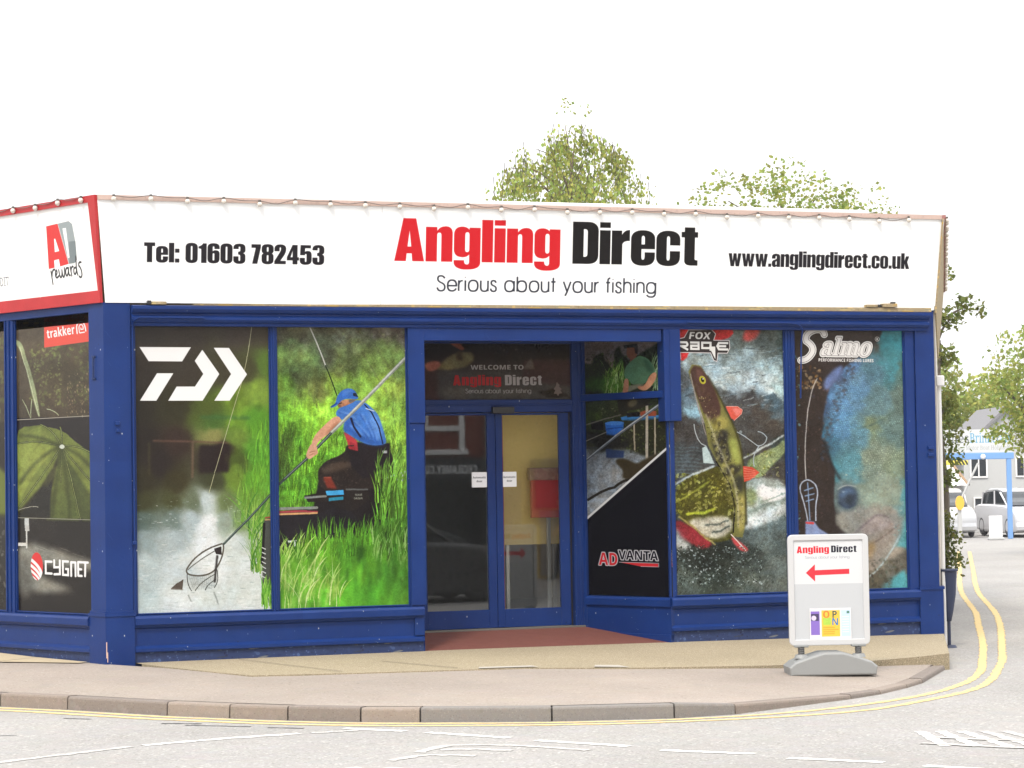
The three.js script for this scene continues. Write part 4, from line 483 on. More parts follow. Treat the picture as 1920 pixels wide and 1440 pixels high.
// right-hand column
{
  const c = sub('column', shop, 'right-hand end column');
  obj('shaft', [prism([[9.12, 0], [9.36, 0], [9.36 + DR.x * 0.24, DR.z * 0.24], [9.14, -0.22]], 0.49, 3.59)], bluePaint, c);
  obj('plinth_block', [prism([[9.105, 0.018], [9.40, 0.018], [9.40 + DR.x * 0.26, DR.z * 0.26], [9.14, -0.22]], -0.3, 0.46)], bluePaint, c);
  obj('cap_moulding', [prism([[9.095, 0.03], [9.41, 0.03], [9.41 + DR.x * 0.26, DR.z * 0.26], [9.14, -0.22]], 0.46, 0.49)], bluePaint, c);
  obj('bolt', [bx(9.25, 9.32, 2.02, 2.06, 0, 0.02, 0.006)], bluePaint, c); obj('bolt', [bx(9.25, 9.32, 1.94, 1.98, 0, 0.02, 0.006)], bluePaint, c);
}
// cornice over the shop front
const CORN = [[-0.06, 3.35], [0.028, 3.35], [0.03, 3.378], [0.052, 3.386], [0.07, 3.41], [0.07, 3.435], [0.05, 3.455], [0.05, 3.47], [0.085, 3.485], [0.105, 3.515], [0.105, 3.545], [0.05, 3.556], [-0.06, 3.556]];
obj('cornice', [run(CORN, 0.275, 9.27)], bluePaint, shop);
obj('cornice_flashing', (() => { // weathered strip that widens to the right, under the lettered board
  const s = new THREE.Shape([[0.9, 3.557], [9.3, 3.557], [9.3, 3.602], [6.4, 3.596], [3.4, 3.586], [0.9, 3.566]].map((p) => new THREE.Vector2(...p)));
  const g = new THREE.ExtrudeGeometry(s, { depth: 0.05, bevelEnabled: false }); g.translate(0, 0, 0.016); return [uvBox(clean(g))];
})(), rawTimber, shop, 'weathered yellowish timber strip');
obj('timber_block', [bx(8.48, 8.62, 3.605, 3.632, 0.02, 0.08, 0.004), bx(8.68, 8.86, 3.605, 3.645, 0.02, 0.09, 0.004)], rawTimber, shop);
obj('timber_block', [bx(0.47, 0.62, 3.56, 3.59, 0.03, 0.09, 0.004)], rawTimber, shop);
for (const f of [[8.63, 8.675, 3.605, 3.635, 0.02, 0.07], [8.8, 8.85, 3.647, 3.665, 0.03, 0.07], [0.43, 0.468, 3.56, 3.6, 0.03, 0.08]]) obj('fixing', [bx(...f, 0.004)], blackPlastic, shop);
obj('conduit', [tube([[0.288, 1.2, 0.02], [0.288, 3.3, 0.02], [0.29, 3.4, 0.07], [0.34, 3.43, 0.09], [1.0, 3.432, 0.09]], 0.010, 40), bx(0.268, 0.308, 1.17, 1.21, 0.0, 0.04, 0.008)], bluePaint, shop);
obj('conduit', [tube([[6.3, 3.42, 0.085], [7.5, 3.42, 0.085], [7.63, 3.41, 0.085], [7.69, 3.36, 0.07], [7.695, 3.2, 0.02], [7.68, 2.6, 0.005]], 0.009, 40)], bluePaint, shop);

// ---- windows of the main front
const YG0 = 0.475, YG1 = 3.36;
function pane(x0, x1, y0, y1, z, art, parent, label, move) {
  let g = new THREE.BoxGeometry(x1 - x0, y1 - y0, 0.01); g.translate((x0 + x1) / 2, (y0 + y1) / 2, z); g = clean(g); if (move) move(g);
  return obj('printed_pane', g, film(art), parent, label);
}
function frame(parent, x0, x1, l, r, move, YT = YG1) { // stiles l and r wide, head and bottom rail round a pane from x0 to x1
  const f = (g) => (move ? move(g) : g);
  obj('stile', [f(bx(x0 - l, x0, YG0 - 0.02, YT, -0.1, -0.02, 0.008))], bluePaint, parent);
  if (r) obj('stile', [f(bx(x1, x1 + r, YG0 - 0.02, YT, -0.1, -0.02, 0.008))], bluePaint, parent);
  obj('glazing_bead', [f(bx(x0, x0 + 0.014, YG0, YT, -0.06, -0.036, 0.004)), f(bx(x1 - 0.014, x1, YG0, YT, -0.06, -0.036, 0.004)), f(bx(x0, x1, YG0, YG0 + 0.014, -0.06, -0.036, 0.004))], bluePaint, parent);
}
const w1 = sub('shop_window', shop); frame(w1, 0.312, 1.71, 0.04, 0); pane(0.312, 1.71, YG0, YG1, -0.065, artHeron, w1, 'printed with a pond, a landing net and a white arrow emblem');
const w2 = sub('shop_window', shop); frame(w2, 1.77, 3.168, 0.06, 0.16); obj('bead', [bx(1.733, 1.747, YG0, YG1, -0.021, -0.006, 0.004)], bluePaint, w2); pane(1.77, 3.168, YG0, YG1, -0.065, artBank, w2, 'printed with an angler in a blue shirt among green reeds');
const w3 = sub('shop_window', shop); frame(w3, 6.165, 7.52, 0.075, 0); pane(6.165, 7.52, YG0, YG1, -0.065, artPike, w3, 'printed with a large fish and a lure');
const w4 = sub('shop_window', shop); frame(w4, 7.63, 9.0, 0.11, 0.12); for (const x of [7.55, 7.585]) obj('bead', [bx(x, x + 0.012, YG0, YG1, -0.021, -0.008, 0.004)], bluePaint, w4); pane(7.63, 9.0, YG0, YG1, -0.065, artPerch, w4, 'printed with a blue-scaled fish head');

// ---- stall risers: sill, panel, rail and a scuffed base
function riser(x0, x1, base, move) {
  const r = sub('stall_riser', shop), f = (g) => (move ? move(g) : g);
  obj('sill', [f(run([[-0.1, 0.37], [0.03, 0.37], [0.036, 0.38], [0.036, 0.44], [0.02, 0.462], [-0.1, 0.478]], x0, x1))], bluePaint, r);
  obj('panel', [f(bx(x0, x1, 0.13, 0.37, -0.1, -0.02, 0)), f(run([[-0.02, 0.335], [0.005, 0.35], [0.012, 0.37], [-0.02, 0.37]], x0, x1))], bluePaint, r);
  obj('rail', [f(run([[-0.1, 0.105], [0.012, 0.105], [0.016, 0.112], [0.016, 0.142], [-0.02, 0.168], [-0.1, 0.168]], x0, x1))], bluePaint, r);
  obj('base_board', [f(bx(x0, x1, base, 0.105, -0.12, -0.016, 0.004))], blueOld, r);
  return r;
}
{ const r = riser(0.285, 3.30, -0.06); obj('end_stile', [bx(3.2, 3.305, 0.168, 0.37, -0.022, 0.006, 0.004)], bluePaint, r); }
riser(6.09, 9.11, -0.12);

// ---- left front
const w5 = sub('shop_window', shop, 'printed window on the left-hand front'); frame(w5, -1.66, -0.262, 0.17, 0, onL, 3.5); pane(-1.66, -0.262, YG0, 3.5, -0.065, artTent, w5, 'printed with a green fishing shelter and a black panel', onL);
const artSide = sheet([[0, 0], [150, 0], [150, 320], [0, 320]], 2, (x) => { vgrad(x, 0, 150, [[0, '#5a4c3c'], [110, '#4b4234'], [112, '#3a352c'], [214, '#2a2622'], [216, '#3a3935'], [320, '#2a2723']]); specks(x, 500, 0, 150, 10, 110, 1, 5, ['#6f7a3f', '#57603a', '#8a9550', '#3c3a2a'], 0.5); specks(x, 300, 0, 150, 216, 320, 1, 4, ['#8c8b80', '#4a4944', '#c9c8bf'], 0.4); poly(x, [[0, 160], [70, 130], [150, 170], [150, 214], [0, 214]], '#6f7a38', 2); });
const w6 = sub('shop_window', shop, 'printed window at the left edge'); frame(w6, -3.25, -1.83, 0.06, 0, onL, 3.5); pane(-3.25, -1.83, YG0, 3.5, -0.065, artSide, w6, undefined, onL);
const w7 = sub('shop_window', shop); frame(w7, -4.7, -3.31, 0.06, 0, onL, 3.5); pane(-4.7, -3.31, YG0, 3.5, -0.065, artSide, w7, undefined, onL);
obj('bead', [onL(bx(-1.80, -1.786, YG0, 3.5, -0.021, -0.006, 0.004)), onL(bx(-1.73, -1.716, YG0, 3.5, -0.021, -0.006, 0.004))], bluePaint, w5);
obj('head_board', [onL(bx(-6, -0.255, 3.5, 3.6, -0.1, -0.01, 0.004))], bluePaint, shop);
obj('end_panel', [onL(bx(-6, -4.76, -0.1, 3.5, -0.2, -0.02, 0.01))], bluePaint, shop);
riser(-4.76, -0.27, -0.06, onL);

// ---- recessed doorway
const DZ = -1.15;
const spl = V(6.09 - 5.545, 0, -DZ).normalize(), MS = new THREE.Matrix4().makeBasis(spl, V(0, 1, 0), V(-spl.z, 0, spl.x)).setPosition(5.545, 0, DZ), SL = Math.hypot(6.09 - 5.545, DZ);
const onS = (g) => g.applyMatrix4(MS);
const w8 = sub('shop_window', shop, 'angled window of the doorway');
pane(0.05, SL - 0.005, 0.475, 3.3, -0.03, artPole, w8, 'printed with a seated angler above a black panel', onS);
obj('stile', [onS(bx(-0.02, 0.05, 0.05, 3.3, -0.08, 0.012, 0.006))], bluePaint, w8);
obj('glazing_bar', [onS(bx(0.02, SL - 0.02, 2.615, 2.69, -0.02, 0.03, 0.006))], bluePaint, w8);
{ const r = sub('stall_riser', shop); obj('sill', [onS(run([[-0.08, 0.37], [0.03, 0.37], [0.03, 0.44], [0.01, 0.465], [-0.08, 0.474]], 0.05, SL))], bluePaint, r); obj('panel', [onS(bx(0.05, SL, 0.02, 0.37, -0.08, 0.006, 0))], bluePaint, r); obj('base_board', [onS(bx(0.05, SL, -0.1, 0.07, -0.08, 0.018, 0.004))], bluePaint, r); }
obj('return_panel', [prism([[3.20, -0.1], [3.315, -0.02], [3.6, DZ], [3.45, DZ]], -0.05, 3.36)], bluePaint, shop);
obj('lintel', [bx(3.33, 6.03, 3.215, 3.35, -0.09, 0.012, 0.006)], bluePaint, shop);
obj('soffit', [prism([[3.3, -0.09], [6.08, -0.09], [5.56, DZ - 0.05], [3.58, DZ - 0.05]], 3.29, 3.34)], bluePaint, shop);
obj('boxing', [bx(3.166, 3.345, 2.36, 3.35, -0.018, 0.014, 0.006)], bluePaint, shop);
obj('boxing', [bx(6.045, 6.24, 2.36, 3.35, -0.15, 0.03, 0.006), bx(6.11, 6.118, 2.37, 3.34, 0.028, 0.036, 0.002)], bluePaint, shop, 'boxed end hanging beside the doorway');
obj('post', [bx(3.175, 3.33, 0.48, 2.36, -0.02, 0.0, 0.004)], bluePaint, shop);
obj('doorway_floor', (() => { const g = new THREE.BufferGeometry(), p = []; const F = [[3.30, -0.002, 0.0], [6.10, -0.012, 0.0], [5.58, 0.132, DZ - 0.06], [3.58, 0.132, DZ - 0.06]]; const q = [0, 1, 2, 0, 2, 3]; for (const i of q) p.push(...F[i]); g.setAttribute('position', new THREE.BufferAttribute(new Float32Array(p), 3)); g.computeVertexNormals(); return uvBox(g); })(), std({ map: tex(grain(512, [106, 60, 50], [[2500, 1, 4, -22, 18, 0.5], [200, 6, 30, -14, 10, 0.2]]), 1), roughness: 0.85 }), shop, 'worn red ramp floor of the doorway');
obj('threshold', [bx(3.56, 5.6, 0.05, 0.142, DZ - 0.02, DZ + 0.035, 0.006)], std({ color: lin(0.16, 0.15, 0.13), roughness: 0.6, metalness: 0.5 }), shop);
{ // door frame, fanlight, sliding leaves
  const f = sub('door_frame', shop);
  obj('jamb', [bx(3.58, 3.695, 0.1, 3.3, DZ - 0.1, DZ + 0.02, 0.008)], bluePaint, f); obj('jamb', [bx(5.435, 5.555, 0.1, 3.3, DZ - 0.1, DZ + 0.02, 0.008)], bluePaint, f);
  obj('moulding', [bx(5.45, 5.468, 0.14, 2.6, DZ + 0.02, DZ + 0.034, 0.004), bx(5.5, 5.518, 0.14, 3.26, DZ + 0.02, DZ + 0.034, 0.004), bx(3.7, 5.43, 2.575, 2.592, DZ + 0.02, DZ + 0.034, 0.004)], bluePaint, f);
  obj('head', [bx(3.695, 5.435, 2.5, 2.64, DZ - 0.1, DZ + 0.02, 0.008)], bluePaint, f); obj('top_rail', [bx(3.695, 5.435, 3.255, 3.3, DZ - 0.1, DZ + 0.02, 0.006)], bluePaint, f);
  const fl = sub('fanlight', shop); pane(3.695, 5.435, 2.64, 3.255, DZ - 0.03, artWelcome, fl, 'dark panel reading WELCOME TO in pale letters');
  for (const [a, b, l, r] of [[3.70, 4.535, 0.03, 0.095], [4.54, 5.40, 0.08, 0.115]]) {
    const d = sub('door_leaf', shop);
    obj('stile', [bx(a, a + l, 0.145, 2.495, DZ - 0.065, DZ - 0.02, 0.005)], bluePaint, d); obj('stile', [bx(b - r, b, 0.145, 2.495, DZ - 0.065, DZ - 0.02, 0.005)], bluePaint, d);
    obj('bottom_rail', [bx(a + l, b - r, 0.145, 0.345, DZ - 0.064, DZ - 0.021, 0.004)], bluePaint, d); obj('top_rail', [bx(a + l, b - r, 2.47, 2.495, DZ - 0.064, DZ - 0.021, 0.004)], bluePaint, d);
    obj('glass_pane', [bx(a + l, b - r, 0.345, 2.47, DZ - 0.047, DZ - 0.041, 0)], clearGlass, d);
  }
  obj('filler', [bx(5.40, 5.435, 0.145, 2.5, DZ - 0.1, DZ - 0.06, 0)], blackPlastic, f);
}
tag(obj('door_sensor', [bx(4.48, 4.735, 2.485, 2.56, DZ + 0.02, DZ + 0.075, 0.01), bx(4.69, 4.71, 2.495, 2.51, DZ + 0.074, DZ + 0.08, 0.003)], blackPlastic), 'small black sensor box above the meeting of the glass doors', 'sensor');
{ const art = (() => { const c = canvas(160, 160), x = c.getContext('2d'); x.fillStyle = '#f1f1f3'; x.fillRect(0, 0, 160, 160); x.fillStyle = '#26262c'; x.textAlign = 'center'; x.font = 'bold 28px sans-serif'; x.fillText('Automatic', 80, 66); x.fillText('door', 80, 106); return c; })(), m = std({ map: tex(art), roughness: 0.6 });
  for (const [a, b, s] of [[4.262, 4.437, 'left-hand'], [4.617, 4.782, 'right-hand']]) { const g = new THREE.BoxGeometry(b - a, 0.165, 0.002); g.translate((a + b) / 2, 1.765, DZ - 0.034 + (s[0] === 'l' ? 0 : 0)); tag(obj('door_notice', g, m), `white Automatic door notice stuck on the ${s} glass leaf`, 'notice', 'door notices'); } }
// inside of the shop
obj('interior_floor', [prism([[0.2, -0.3], [3.3, -0.3], [3.5, DZ - 0.07], [5.6, DZ - 0.07], [6.0, -0.3], [9.2, -0.3], [REAR[1].x - 0.3, REAR[1].z + 0.2], [REAR[0].x + 0.3, REAR[0].z + 0.2]], -0.1, 0.13)], std({ color: lin(0.2, 0.18, 0.16), roughness: 0.6 }), shop);
for (const [a, b] of [[0.3, 3.2], [6.15, 9.1]]) obj('wall_lining', [prism([[a, -0.16], [b, -0.16], [b, -0.2], [a, -0.2]], 0.13, 3.4)], darkInside, shop);
{ // stock just inside the right-hand door
  const b = thing('display_board', 'tan yellow display board standing inside behind the right-hand door', 'display board', [5.11, 0.13, -1.7]); obj('panel', [bx(-0.3, 0.36, 0.9, 2.62, -0.02, 0.02, 0.006)], std({ map: tex(grain(512, [206, 176, 104], [[900, 2, 10, -18, 14, 0.4], [30, 20, 70, -14, 14, 0.2]]), 1), roughness: 0.6 }), b); obj('edge_strip', [bx(-0.34, -0.3, 0.1, 2.62, -0.02, 0.025, 0.004)], redPaint, b); for (const x of [-0.26, 0.3]) obj('leg', [bx(x - 0.02, x + 0.02, 0, 0.9, -0.02, 0.02, 0.004)], steel, b);
  const r = thing('display_stand', 'red display stand with a pale header inside the right-hand door', 'display stand', [5.29, 0.13, -1.55]); obj('header', [bx(-0.23, 0.2, 1.62, 1.76, -0.04, 0.04, 0.01)], std({ map: tex(grain(256, [150, 120, 104], [[200, 4, 20, -40, 30, 0.4]]), 2), roughness: 0.6 }), r); obj('panel', [bx(-0.21, 0.19, 1.2, 1.62, -0.03, 0.03, 0.01)], redPaint, r); obj('post', [bx(-0.02, 0.02, 0.04, 1.2, -0.02, 0.02, 0.004)], steel, r); obj('foot', [bx(-0.16, 0.16, 0, 0.04, -0.12, 0.12, 0.008)], steel, r);
}
// rainwater pipe on the side wall
{ const p = sub('rainwater_pipe', shop, 'white rainwater pipe with hopper'), m = std({ color: lin(0.7, 0.7, 0.7), roughness: 0.5 }); obj('pipe', [onR(cyl(0.35, -0.2, 0.03, 0.022, 0.022, 2.95, 12))], m, p); obj('hopper', [onR(bx(0.28, 0.42, 2.74, 2.86, 0.0, 0.09, 0.015))], m, p); }

// ---------------------------------------------------------------- lettered boards
function leaning(pts, y0, thick) { // outline in (x, y); the face leans outward with height above y0
  const s = new THREE.Shape(pts.map((p) => new THREE.Vector2(...p))), g = clean(new THREE.ExtrudeGeometry(s, { depth: thick, bevelEnabled: false })), P = g.attributes.position;
  for (let i = 0; i < P.count; i++) P.setZ(i, P.getZ(i) + (P.getY(i) - y0) * LEAN); g.computeVertexNormals(); return g;
}
const uvFrom = (g, x0, w, y0, h) => { const P = g.attributes.position, uv = new Float32Array(P.count * 2); for (let i = 0; i < P.count; i++) { uv[2 * i] = (P.getX(i) - x0) / w; uv[2 * i + 1] = (P.getY(i) - y0) / h; } g.setAttribute('uv', new THREE.BufferAttribute(uv, 2)); return g; };
const XT0 = -0.0716, XT1 = 9.36 + 0.11;
{
  const W = 2048, k = W / 9.7, H = Math.round(1.07 * k), c = canvas(W, H), x = c.getContext('2d'), X = (m) => (m + 0.12) * k, Y = (m) => (4.65 - m) * k;
  x.fillStyle = '#eef0f1'; x.fillRect(0, 0, W, H);
  for (let i = 0; i < 90; i++) { x.globalAlpha = 0.12; x.fillStyle = pick(['#dfe3e4', '#f8f8f8', '#d9dad6']); x.filter = 'blur(4px)'; x.fillRect(R(0, W), R(0, H), R(1, 5), R(10, 120)); } x.filter = 'none'; x.globalAlpha = 1;
  bold(x, 'Tel: 01603 782453', X(0.404), Y(3.985), 0.195 * k, 1.862 * k, '#17141a', 4);
  bold(x, 'Angling', X(3.016), Y(4.036), 0.44 * k, 1.837 * k, '#c01822', 3); bold(x, 'Direct', X(4.994), Y(4.035), 0.443 * k, 1.452 * k, '#0c0a0c', 3);
  thin(x, SLOGAN, X(3.485), Y(3.735), 0.152 * k, 2.485 * k, '#2c2f3a', 0.016 * k); bold(x, 'www.anglingdirect.co.uk', X(6.815), Y(4.036), 0.172 * k, 2.22 * k, '#131119', 4);
  const s = thing('shop_sign', 'long white fascia board with large red and black lettering above the main front', 'sign'), m = phy({ map: tex(c), roughness: 0.35, specularIntensity: 0.6 });
  const at = (f, a, b) => lerp(a, b, f);
  for (const [b0, b1, t0, t1] of [[0.02, 2.876, XT0, 2.876], [2.879, 6.528, 2.879, 6.528], [6.531, 9.36, 6.531, XT1]]) obj('sign_panel', uvFrom(leaning([[b0, YF0], [b1, YF0], [at(0.955, b1, t1), 4.592], [at(0.955, b0, t0), 4.592]], YF0, 0.012), -0.12, 9.7, 3.58, 1.07), m, s);
  obj('top_trim', [uvBox(leaning([[XT0 + 0.004, 4.592], [XT1 - 0.004, 4.592], [XT1, YF1], [XT0, YF1]], YF0, 0.03))], pinkTrim, s, 'faded pinkish timber trim');
}
{
  const L = 6, W = 2048, k = 340, H = Math.round(0.9 * k), c = canvas(W, H), x = c.getContext('2d'), X = (u) => W - (u + 0.0) * k, Y = (m) => (4.58 - m) * k;
  x.fillStyle = '#eeeeec'; x.fillRect(0, 0, W, H);
  const q = (pts, f) => poly(x, pts.map(([u, y]) => [X(u), Y(y)]), f);
  q([[0.845, 4.405], [0.64, 4.415], [0.51, 4.0], [0.665, 3.985], [0.675, 4.06], [0.76, 4.055], [0.765, 3.98], [0.87, 3.975]], '#c92a28'); q([[0.725, 4.27], [0.705, 4.27], [0.655, 4.14], [0.735, 4.135]], '#eeeeec');
  q([[0.635, 4.415], [0.44, 4.425], [0.385, 4.39], [0.355, 4.2], [0.36, 4.03], [0.41, 4.0], [0.505, 4.0]], '#8d9698'); q([[0.56, 4.36], [0.5, 4.36], [0.485, 4.06], [0.515, 4.06]], '#eeeeec'); q([[0.355, 4.22], [0.47, 4.22], [0.485, 4.06], [0.505, 4.0], [0.41, 4.0], [0.36, 4.03]], '#6f797c');
  x.save(); x.translate(X(0.85), Y(3.86)); x.rotate(-0.02); x.strokeStyle = '#1d1d20'; x.lineWidth = 7; x.lineCap = 'round'; x.lineJoin = 'round'; x.scale(0.95, 1);
  for (const d of ['M6,-30L10,14M10,-14Q14,-36 30,-34', 'M32,-12Q48,-20 42,-30Q32,-32 32,-12Q36,0 52,-10', 'M56,-30Q58,-2 66,-4Q74,-8 76,-28Q76,-2 84,-4Q94,-12 92,-34', 'M116,-32Q98,-36 98,-14Q102,2 114,-16L118,-32Q114,-4 124,-6', 'M130,-34L134,-4M132,-18Q136,-36 148,-34', 'M166,-28Q148,-34 150,-12Q156,0 166,-18L172,-66Q164,-20 172,-4', 'M200,-44Q184,-48 184,-34Q200,-22 198,-2Q192,12 180,2']) x.stroke(new Path2D(d)); x.restore();
  x.fillStyle = '#55565c'; x.font = '44px sans-serif'; x.save(); x.translate(X(1.985), Y(3.86)); x.scale(0.86, 1); x.fillText('CREDIT’', 0, 0); x.restore(); x.fillStyle = '#22222a'; x.font = 'bold 80px sans-serif'; x.fillText('PAY', X(2.2), Y(3.99));
  const s = thing('shop_sign', 'white and grey-red lettered board in a red frame above the left-hand front', 'sign');
  const P = uvFrom(leaning([[-L, 3.69], [0.0, 3.69], [0.012, 4.575], [-L, 4.575]], YF0, 0.012), -W / k, W / k, 3.68, 0.9); obj('sign_panel', onL(P), std({ map: tex(c), roughness: 0.4 }), s);
  const mi = 0.0716, fr = (pts, t) => onL(uvBox(leaning(pts, YF0, t)));
  obj('bottom_rail', [fr([[-L, 3.58], [0.0, 3.58], [0.006, 3.7], [-L, 3.7]], 0.035)], redPaint, s); obj('top_rail', [fr([[-L, 4.575], [mi - 0.004, 4.575], [mi, YF1], [-L, YF1]], 0.035)], redPaint, s); obj('corner_stile', [fr([[-0.022, 3.7], [0.008, 3.7], [mi - 0.005, 4.575], [-0.05, 4.575]], 0.035)], redPaint, s);
}
{ const s = thing('side_fascia', 'weathered cream fascia with a reddish top edge along the side lane', 'fascia'); obj('board', [onR(uvBox(leaning([[0, YF0 - 0.03], [11.4, YF0 - 0.03], [11.4, 4.6], [-0.1, 4.6]], YF0, 0.02)))], rawTimber, s); obj('top_trim', [onR(uvBox(leaning([[-0.1, 4.6], [11.4, 4.6], [11.4, 4.64], [-0.1, 4.64]], YF0, 0.04)))], std({ color: lin(0.3, 0.13, 0.12), roughness: 0.7 }), s); }

// festoon bulbs
const bulbGlass = phy({ color: lin(0.62, 0.58, 0.52), roughness: 0.18, clearcoat: 0.6 }), bulbSocket = std({ color: lin(0.09, 0.08, 0.07), roughness: 0.6 }), cableMat = std({ color: lin(0.16, 0.13, 0.12), roughness: 0.7 });
const bulbG = clean(new THREE.SphereGeometry(0.027, 12, 9)), sockG = clean(new THREE.CylinderGeometry(0.014, 0.016, 0.03, 9).translate(0, 0.03, 0));
function festoon(label, xs, yOf, M, redish) {
  const s = thing('festoon_light_string', label, 'string lights', undefined, 0, 'festoon strings along the fascia');
  const P = (x, y, d) => V(x, y, (y - YF0) * LEAN + d).applyMatrix4(M), pts = [];
  xs.forEach((x, i) => { const y = yOf(x, i), p = P(x, y, 0.055); const b = obj('bulb', bulbG, bulbGlass, s); b.position.copy(p); const k = obj('socket', sockG, bulbSocket, b); pts.push(p.clone().add(V(0, 0.034, 0))); if (i + 1 < xs.length) pts.push(P((x + xs[i + 1]) / 2, yOf(x, i) + 0.022 + R(-0.014, 0.002), 0.045)); });
  obj('cable', [clean(new THREE.TubeGeometry(new THREE.CatmullRomCurve3(pts), pts.length * 4, 0.0045, 5))], cableMat, s);
}
const I4 = new THREE.Matrix4(), jit = (i) => 0.01 * Math.sin(i * 2.7) + 0.006 * Math.sin(i * 1.3);
festoon('string of small round bulbs along the top of the white main fascia', Array.from({ length: 25 }, (_, i) => 0.086 + i * 0.371), (x, i) => 4.598 - 0.004 * x + jit(i), I4);
festoon('string of small round bulbs along the red top rail at left', Array.from({ length: 14 }, (_, i) => -0.135 - i * 0.405), (x, i) => 4.6 + jit(i), ML);
festoon('string of small round bulbs along the side fascia facing the lane', Array.from({ length: 30 }, (_, i) => 0.2 + i * 0.37), (x, i) => 4.605 + jit(i), MR);
// ---------------------------------------------------------------- ground, road, pavement
const ROAD = -0.22;
const mottle = (x, z, s) => noise.noise(x * s, z * s, 3.3) * 0.6 + noise.noise(x * s * 3.1, z * s * 3.1, 9.1) * 0.4;
function ruled(rows, cols, P, tint) { // grid of points P(i, j) with tinted vertices
  const p = [], c = [], idx = [], uv = [];
  for (let i = 0; i <= rows; i++) for (let j = 0; j <= cols; j++) { const v = P(i, j); p.push(v.x, v.y, v.z); uv.push(v.x, v.z); c.push(...tint(v.x, v.z)); }
  for (let i = 0; i < rows; i++) for (let j = 0; j < cols; j++) { const a = i * (cols + 1) + j, b = a + 1, d = a + cols + 1, e = d + 1; idx.push(a, d, b, b, d, e); }
  const g = new THREE.BufferGeometry(); g.setAttribute('position', new THREE.BufferAttribute(new Float32Array(p), 3)); g.setAttribute('uv', new THREE.BufferAttribute(new Float32Array(uv), 2)); g.setAttribute('color', new THREE.BufferAttribute(new Float32Array(c), 3)); g.setIndex(idx); g.computeVertexNormals();
  if (g.attributes.normal.getY(0) < 0) { g.setIndex(idx.map((_, k) => idx[k - (k % 3) + (2 - (k % 3))])); g.computeVertexNormals(); }
  return g;
}
const tone = (a, s) => (x, z) => { const m = 1 + a * mottle(x, z, s); return [m, m, m * (1 - 0.02 * mottle(z, x, s))]; };
const asphalt = std({ vertexColors: true, map: tex(grain(1024, [146, 144, 141], [[9000, 1.6, 4, -50, 44, 0.6], [3600, 2.4, 6, -40, 60, 0.6], [300, 8, 60, -12, 12, 0.16]]), 0.4), roughness: 0.92, bumpMap: tex(fineBump, 1.1, false), bumpScale: 0.004 });
const pinkTar = std({ vertexColors: true, map: tex(grain(1024, [147, 137, 128], [[9000, 1.5, 4, -34, 34, 0.5], [2600, 1.5, 4.6, -50, 50, 0.5], [260, 8, 50, -10, 10, 0.16]], (x, S) => { for (let i = 0; i < 34; i++) { x.globalAlpha = R(0.3, 0.7); x.fillStyle = pick(['#6b625c', '#57504c', '#b9b0a6', '#7a7068']); x.beginPath(); const s = R(2, 7); x.ellipse(R(0, S), R(0, S), s, s * R(0.6, 1), R(0, 3), 0, 6.3); x.fill(); } }), 0.37), roughness: 0.92, bumpMap: tex(fineBump, 1.3, false), bumpScale: 0.003 });
const pebbles = std({ vertexColors: true, map: tex(grain(1024, [150, 138, 114], [[16000, 2, 4.6, -56, 66, 0.8]]), 1.1), roughness: 0.85, bumpMap: tex(fineBump, 1.4, false), bumpScale: 0.006 });
const ground = obj('ground', (() => { const g = new THREE.PlaneGeometry(900, 900); g.rotateX(-Math.PI / 2); g.translate(0, ROAD - 0.03, 0); return g; })(), std({ color: lin(0.22, 0.21, 0.17), roughness: 1 })); ground.userData.kind = 'structure';
const road = obj('road', [ruled(150, 150, (i, j) => V(-26 + j * 0.52, ROAD, -52 + i * 0.56), tone(0.2, 0.35))], asphalt); road.userData.kind = 'structure';

const K = [[-9, -9.2, -0.1], [-4.2, -2.3, -0.1], [-2.25, 0.4, -0.1], [-1.308, 1.719, -0.1], [-0.817, 2.374, -0.1], [-0.147, 3.405, -0.1], [0.273, 3.926, -0.1], [0.66, 4.367, -0.1], [1.159, 4.814, -0.1], [1.586, 5.088, -0.1], [2.555, 5.57, -0.1], [3.532, 5.824, -0.1], [4.114, 5.761, -0.135], [5.601, 4.985, -0.18], [6.053, 4.687, -0.185], [6.588, 4.211, -0.182], [6.975, 3.815, -0.175], [8.2, 2.2, -0.175]];
const AF = [[-6.4, -14, 0], [-2.9, -6.5, 0.05], [-1.0, -2.2, 0.045], [-0.55, -1.2, 0.03], [-0.22, -0.45, 0.01], [0.04, 0.03, 0], [0.45, 0.5, -0.02], [0.75, 1.2, -0.03], [1.0, 1.75, -0.045], [1.5, 1.85, -0.05], [2.67, 2.0, -0.05], [3.6, 2.2, -0.05], [4.69, 2.4, -0.085], [6.0, 2.49, -0.125], [6.5, 2.5, -0.145], [7.0, 2.5, -0.15], [7.5, 2.5, -0.155], [8.0, 2.46, -0.16]];
const kin = K.map(([x, z, y], i) => { const a = K[Math.max(0, i - 1)], b = K[Math.min(K.length - 1, i + 1)], d = V(b[0] - a[0], 0, b[1] - a[1]).normalize(); return V(x + d.z * 0.13, y, z - d.x * 0.13); });
const pavement = new THREE.Group(); pavement.name = 'pavement'; pavement.userData.kind = 'structure'; scene.add(pavement);
const N = K.length - 1;
obj('surface', [ruled(N * 5, 16, (i, j) => { const s = Math.min(Math.floor(i / 5), N - 1), f = i / 5 - s, a = V(AF[s][0], AF[s][2], AF[s][1]).lerp(V(AF[s + 1][0], AF[s + 1][2], AF[s + 1][1]), f), b = kin[s].clone().lerp(kin[s + 1], f); return b.lerp(a, j / 16); }, tone(0.22, 0.5))], pinkTar, pavement, 'worn pinkish-grey tarmac');
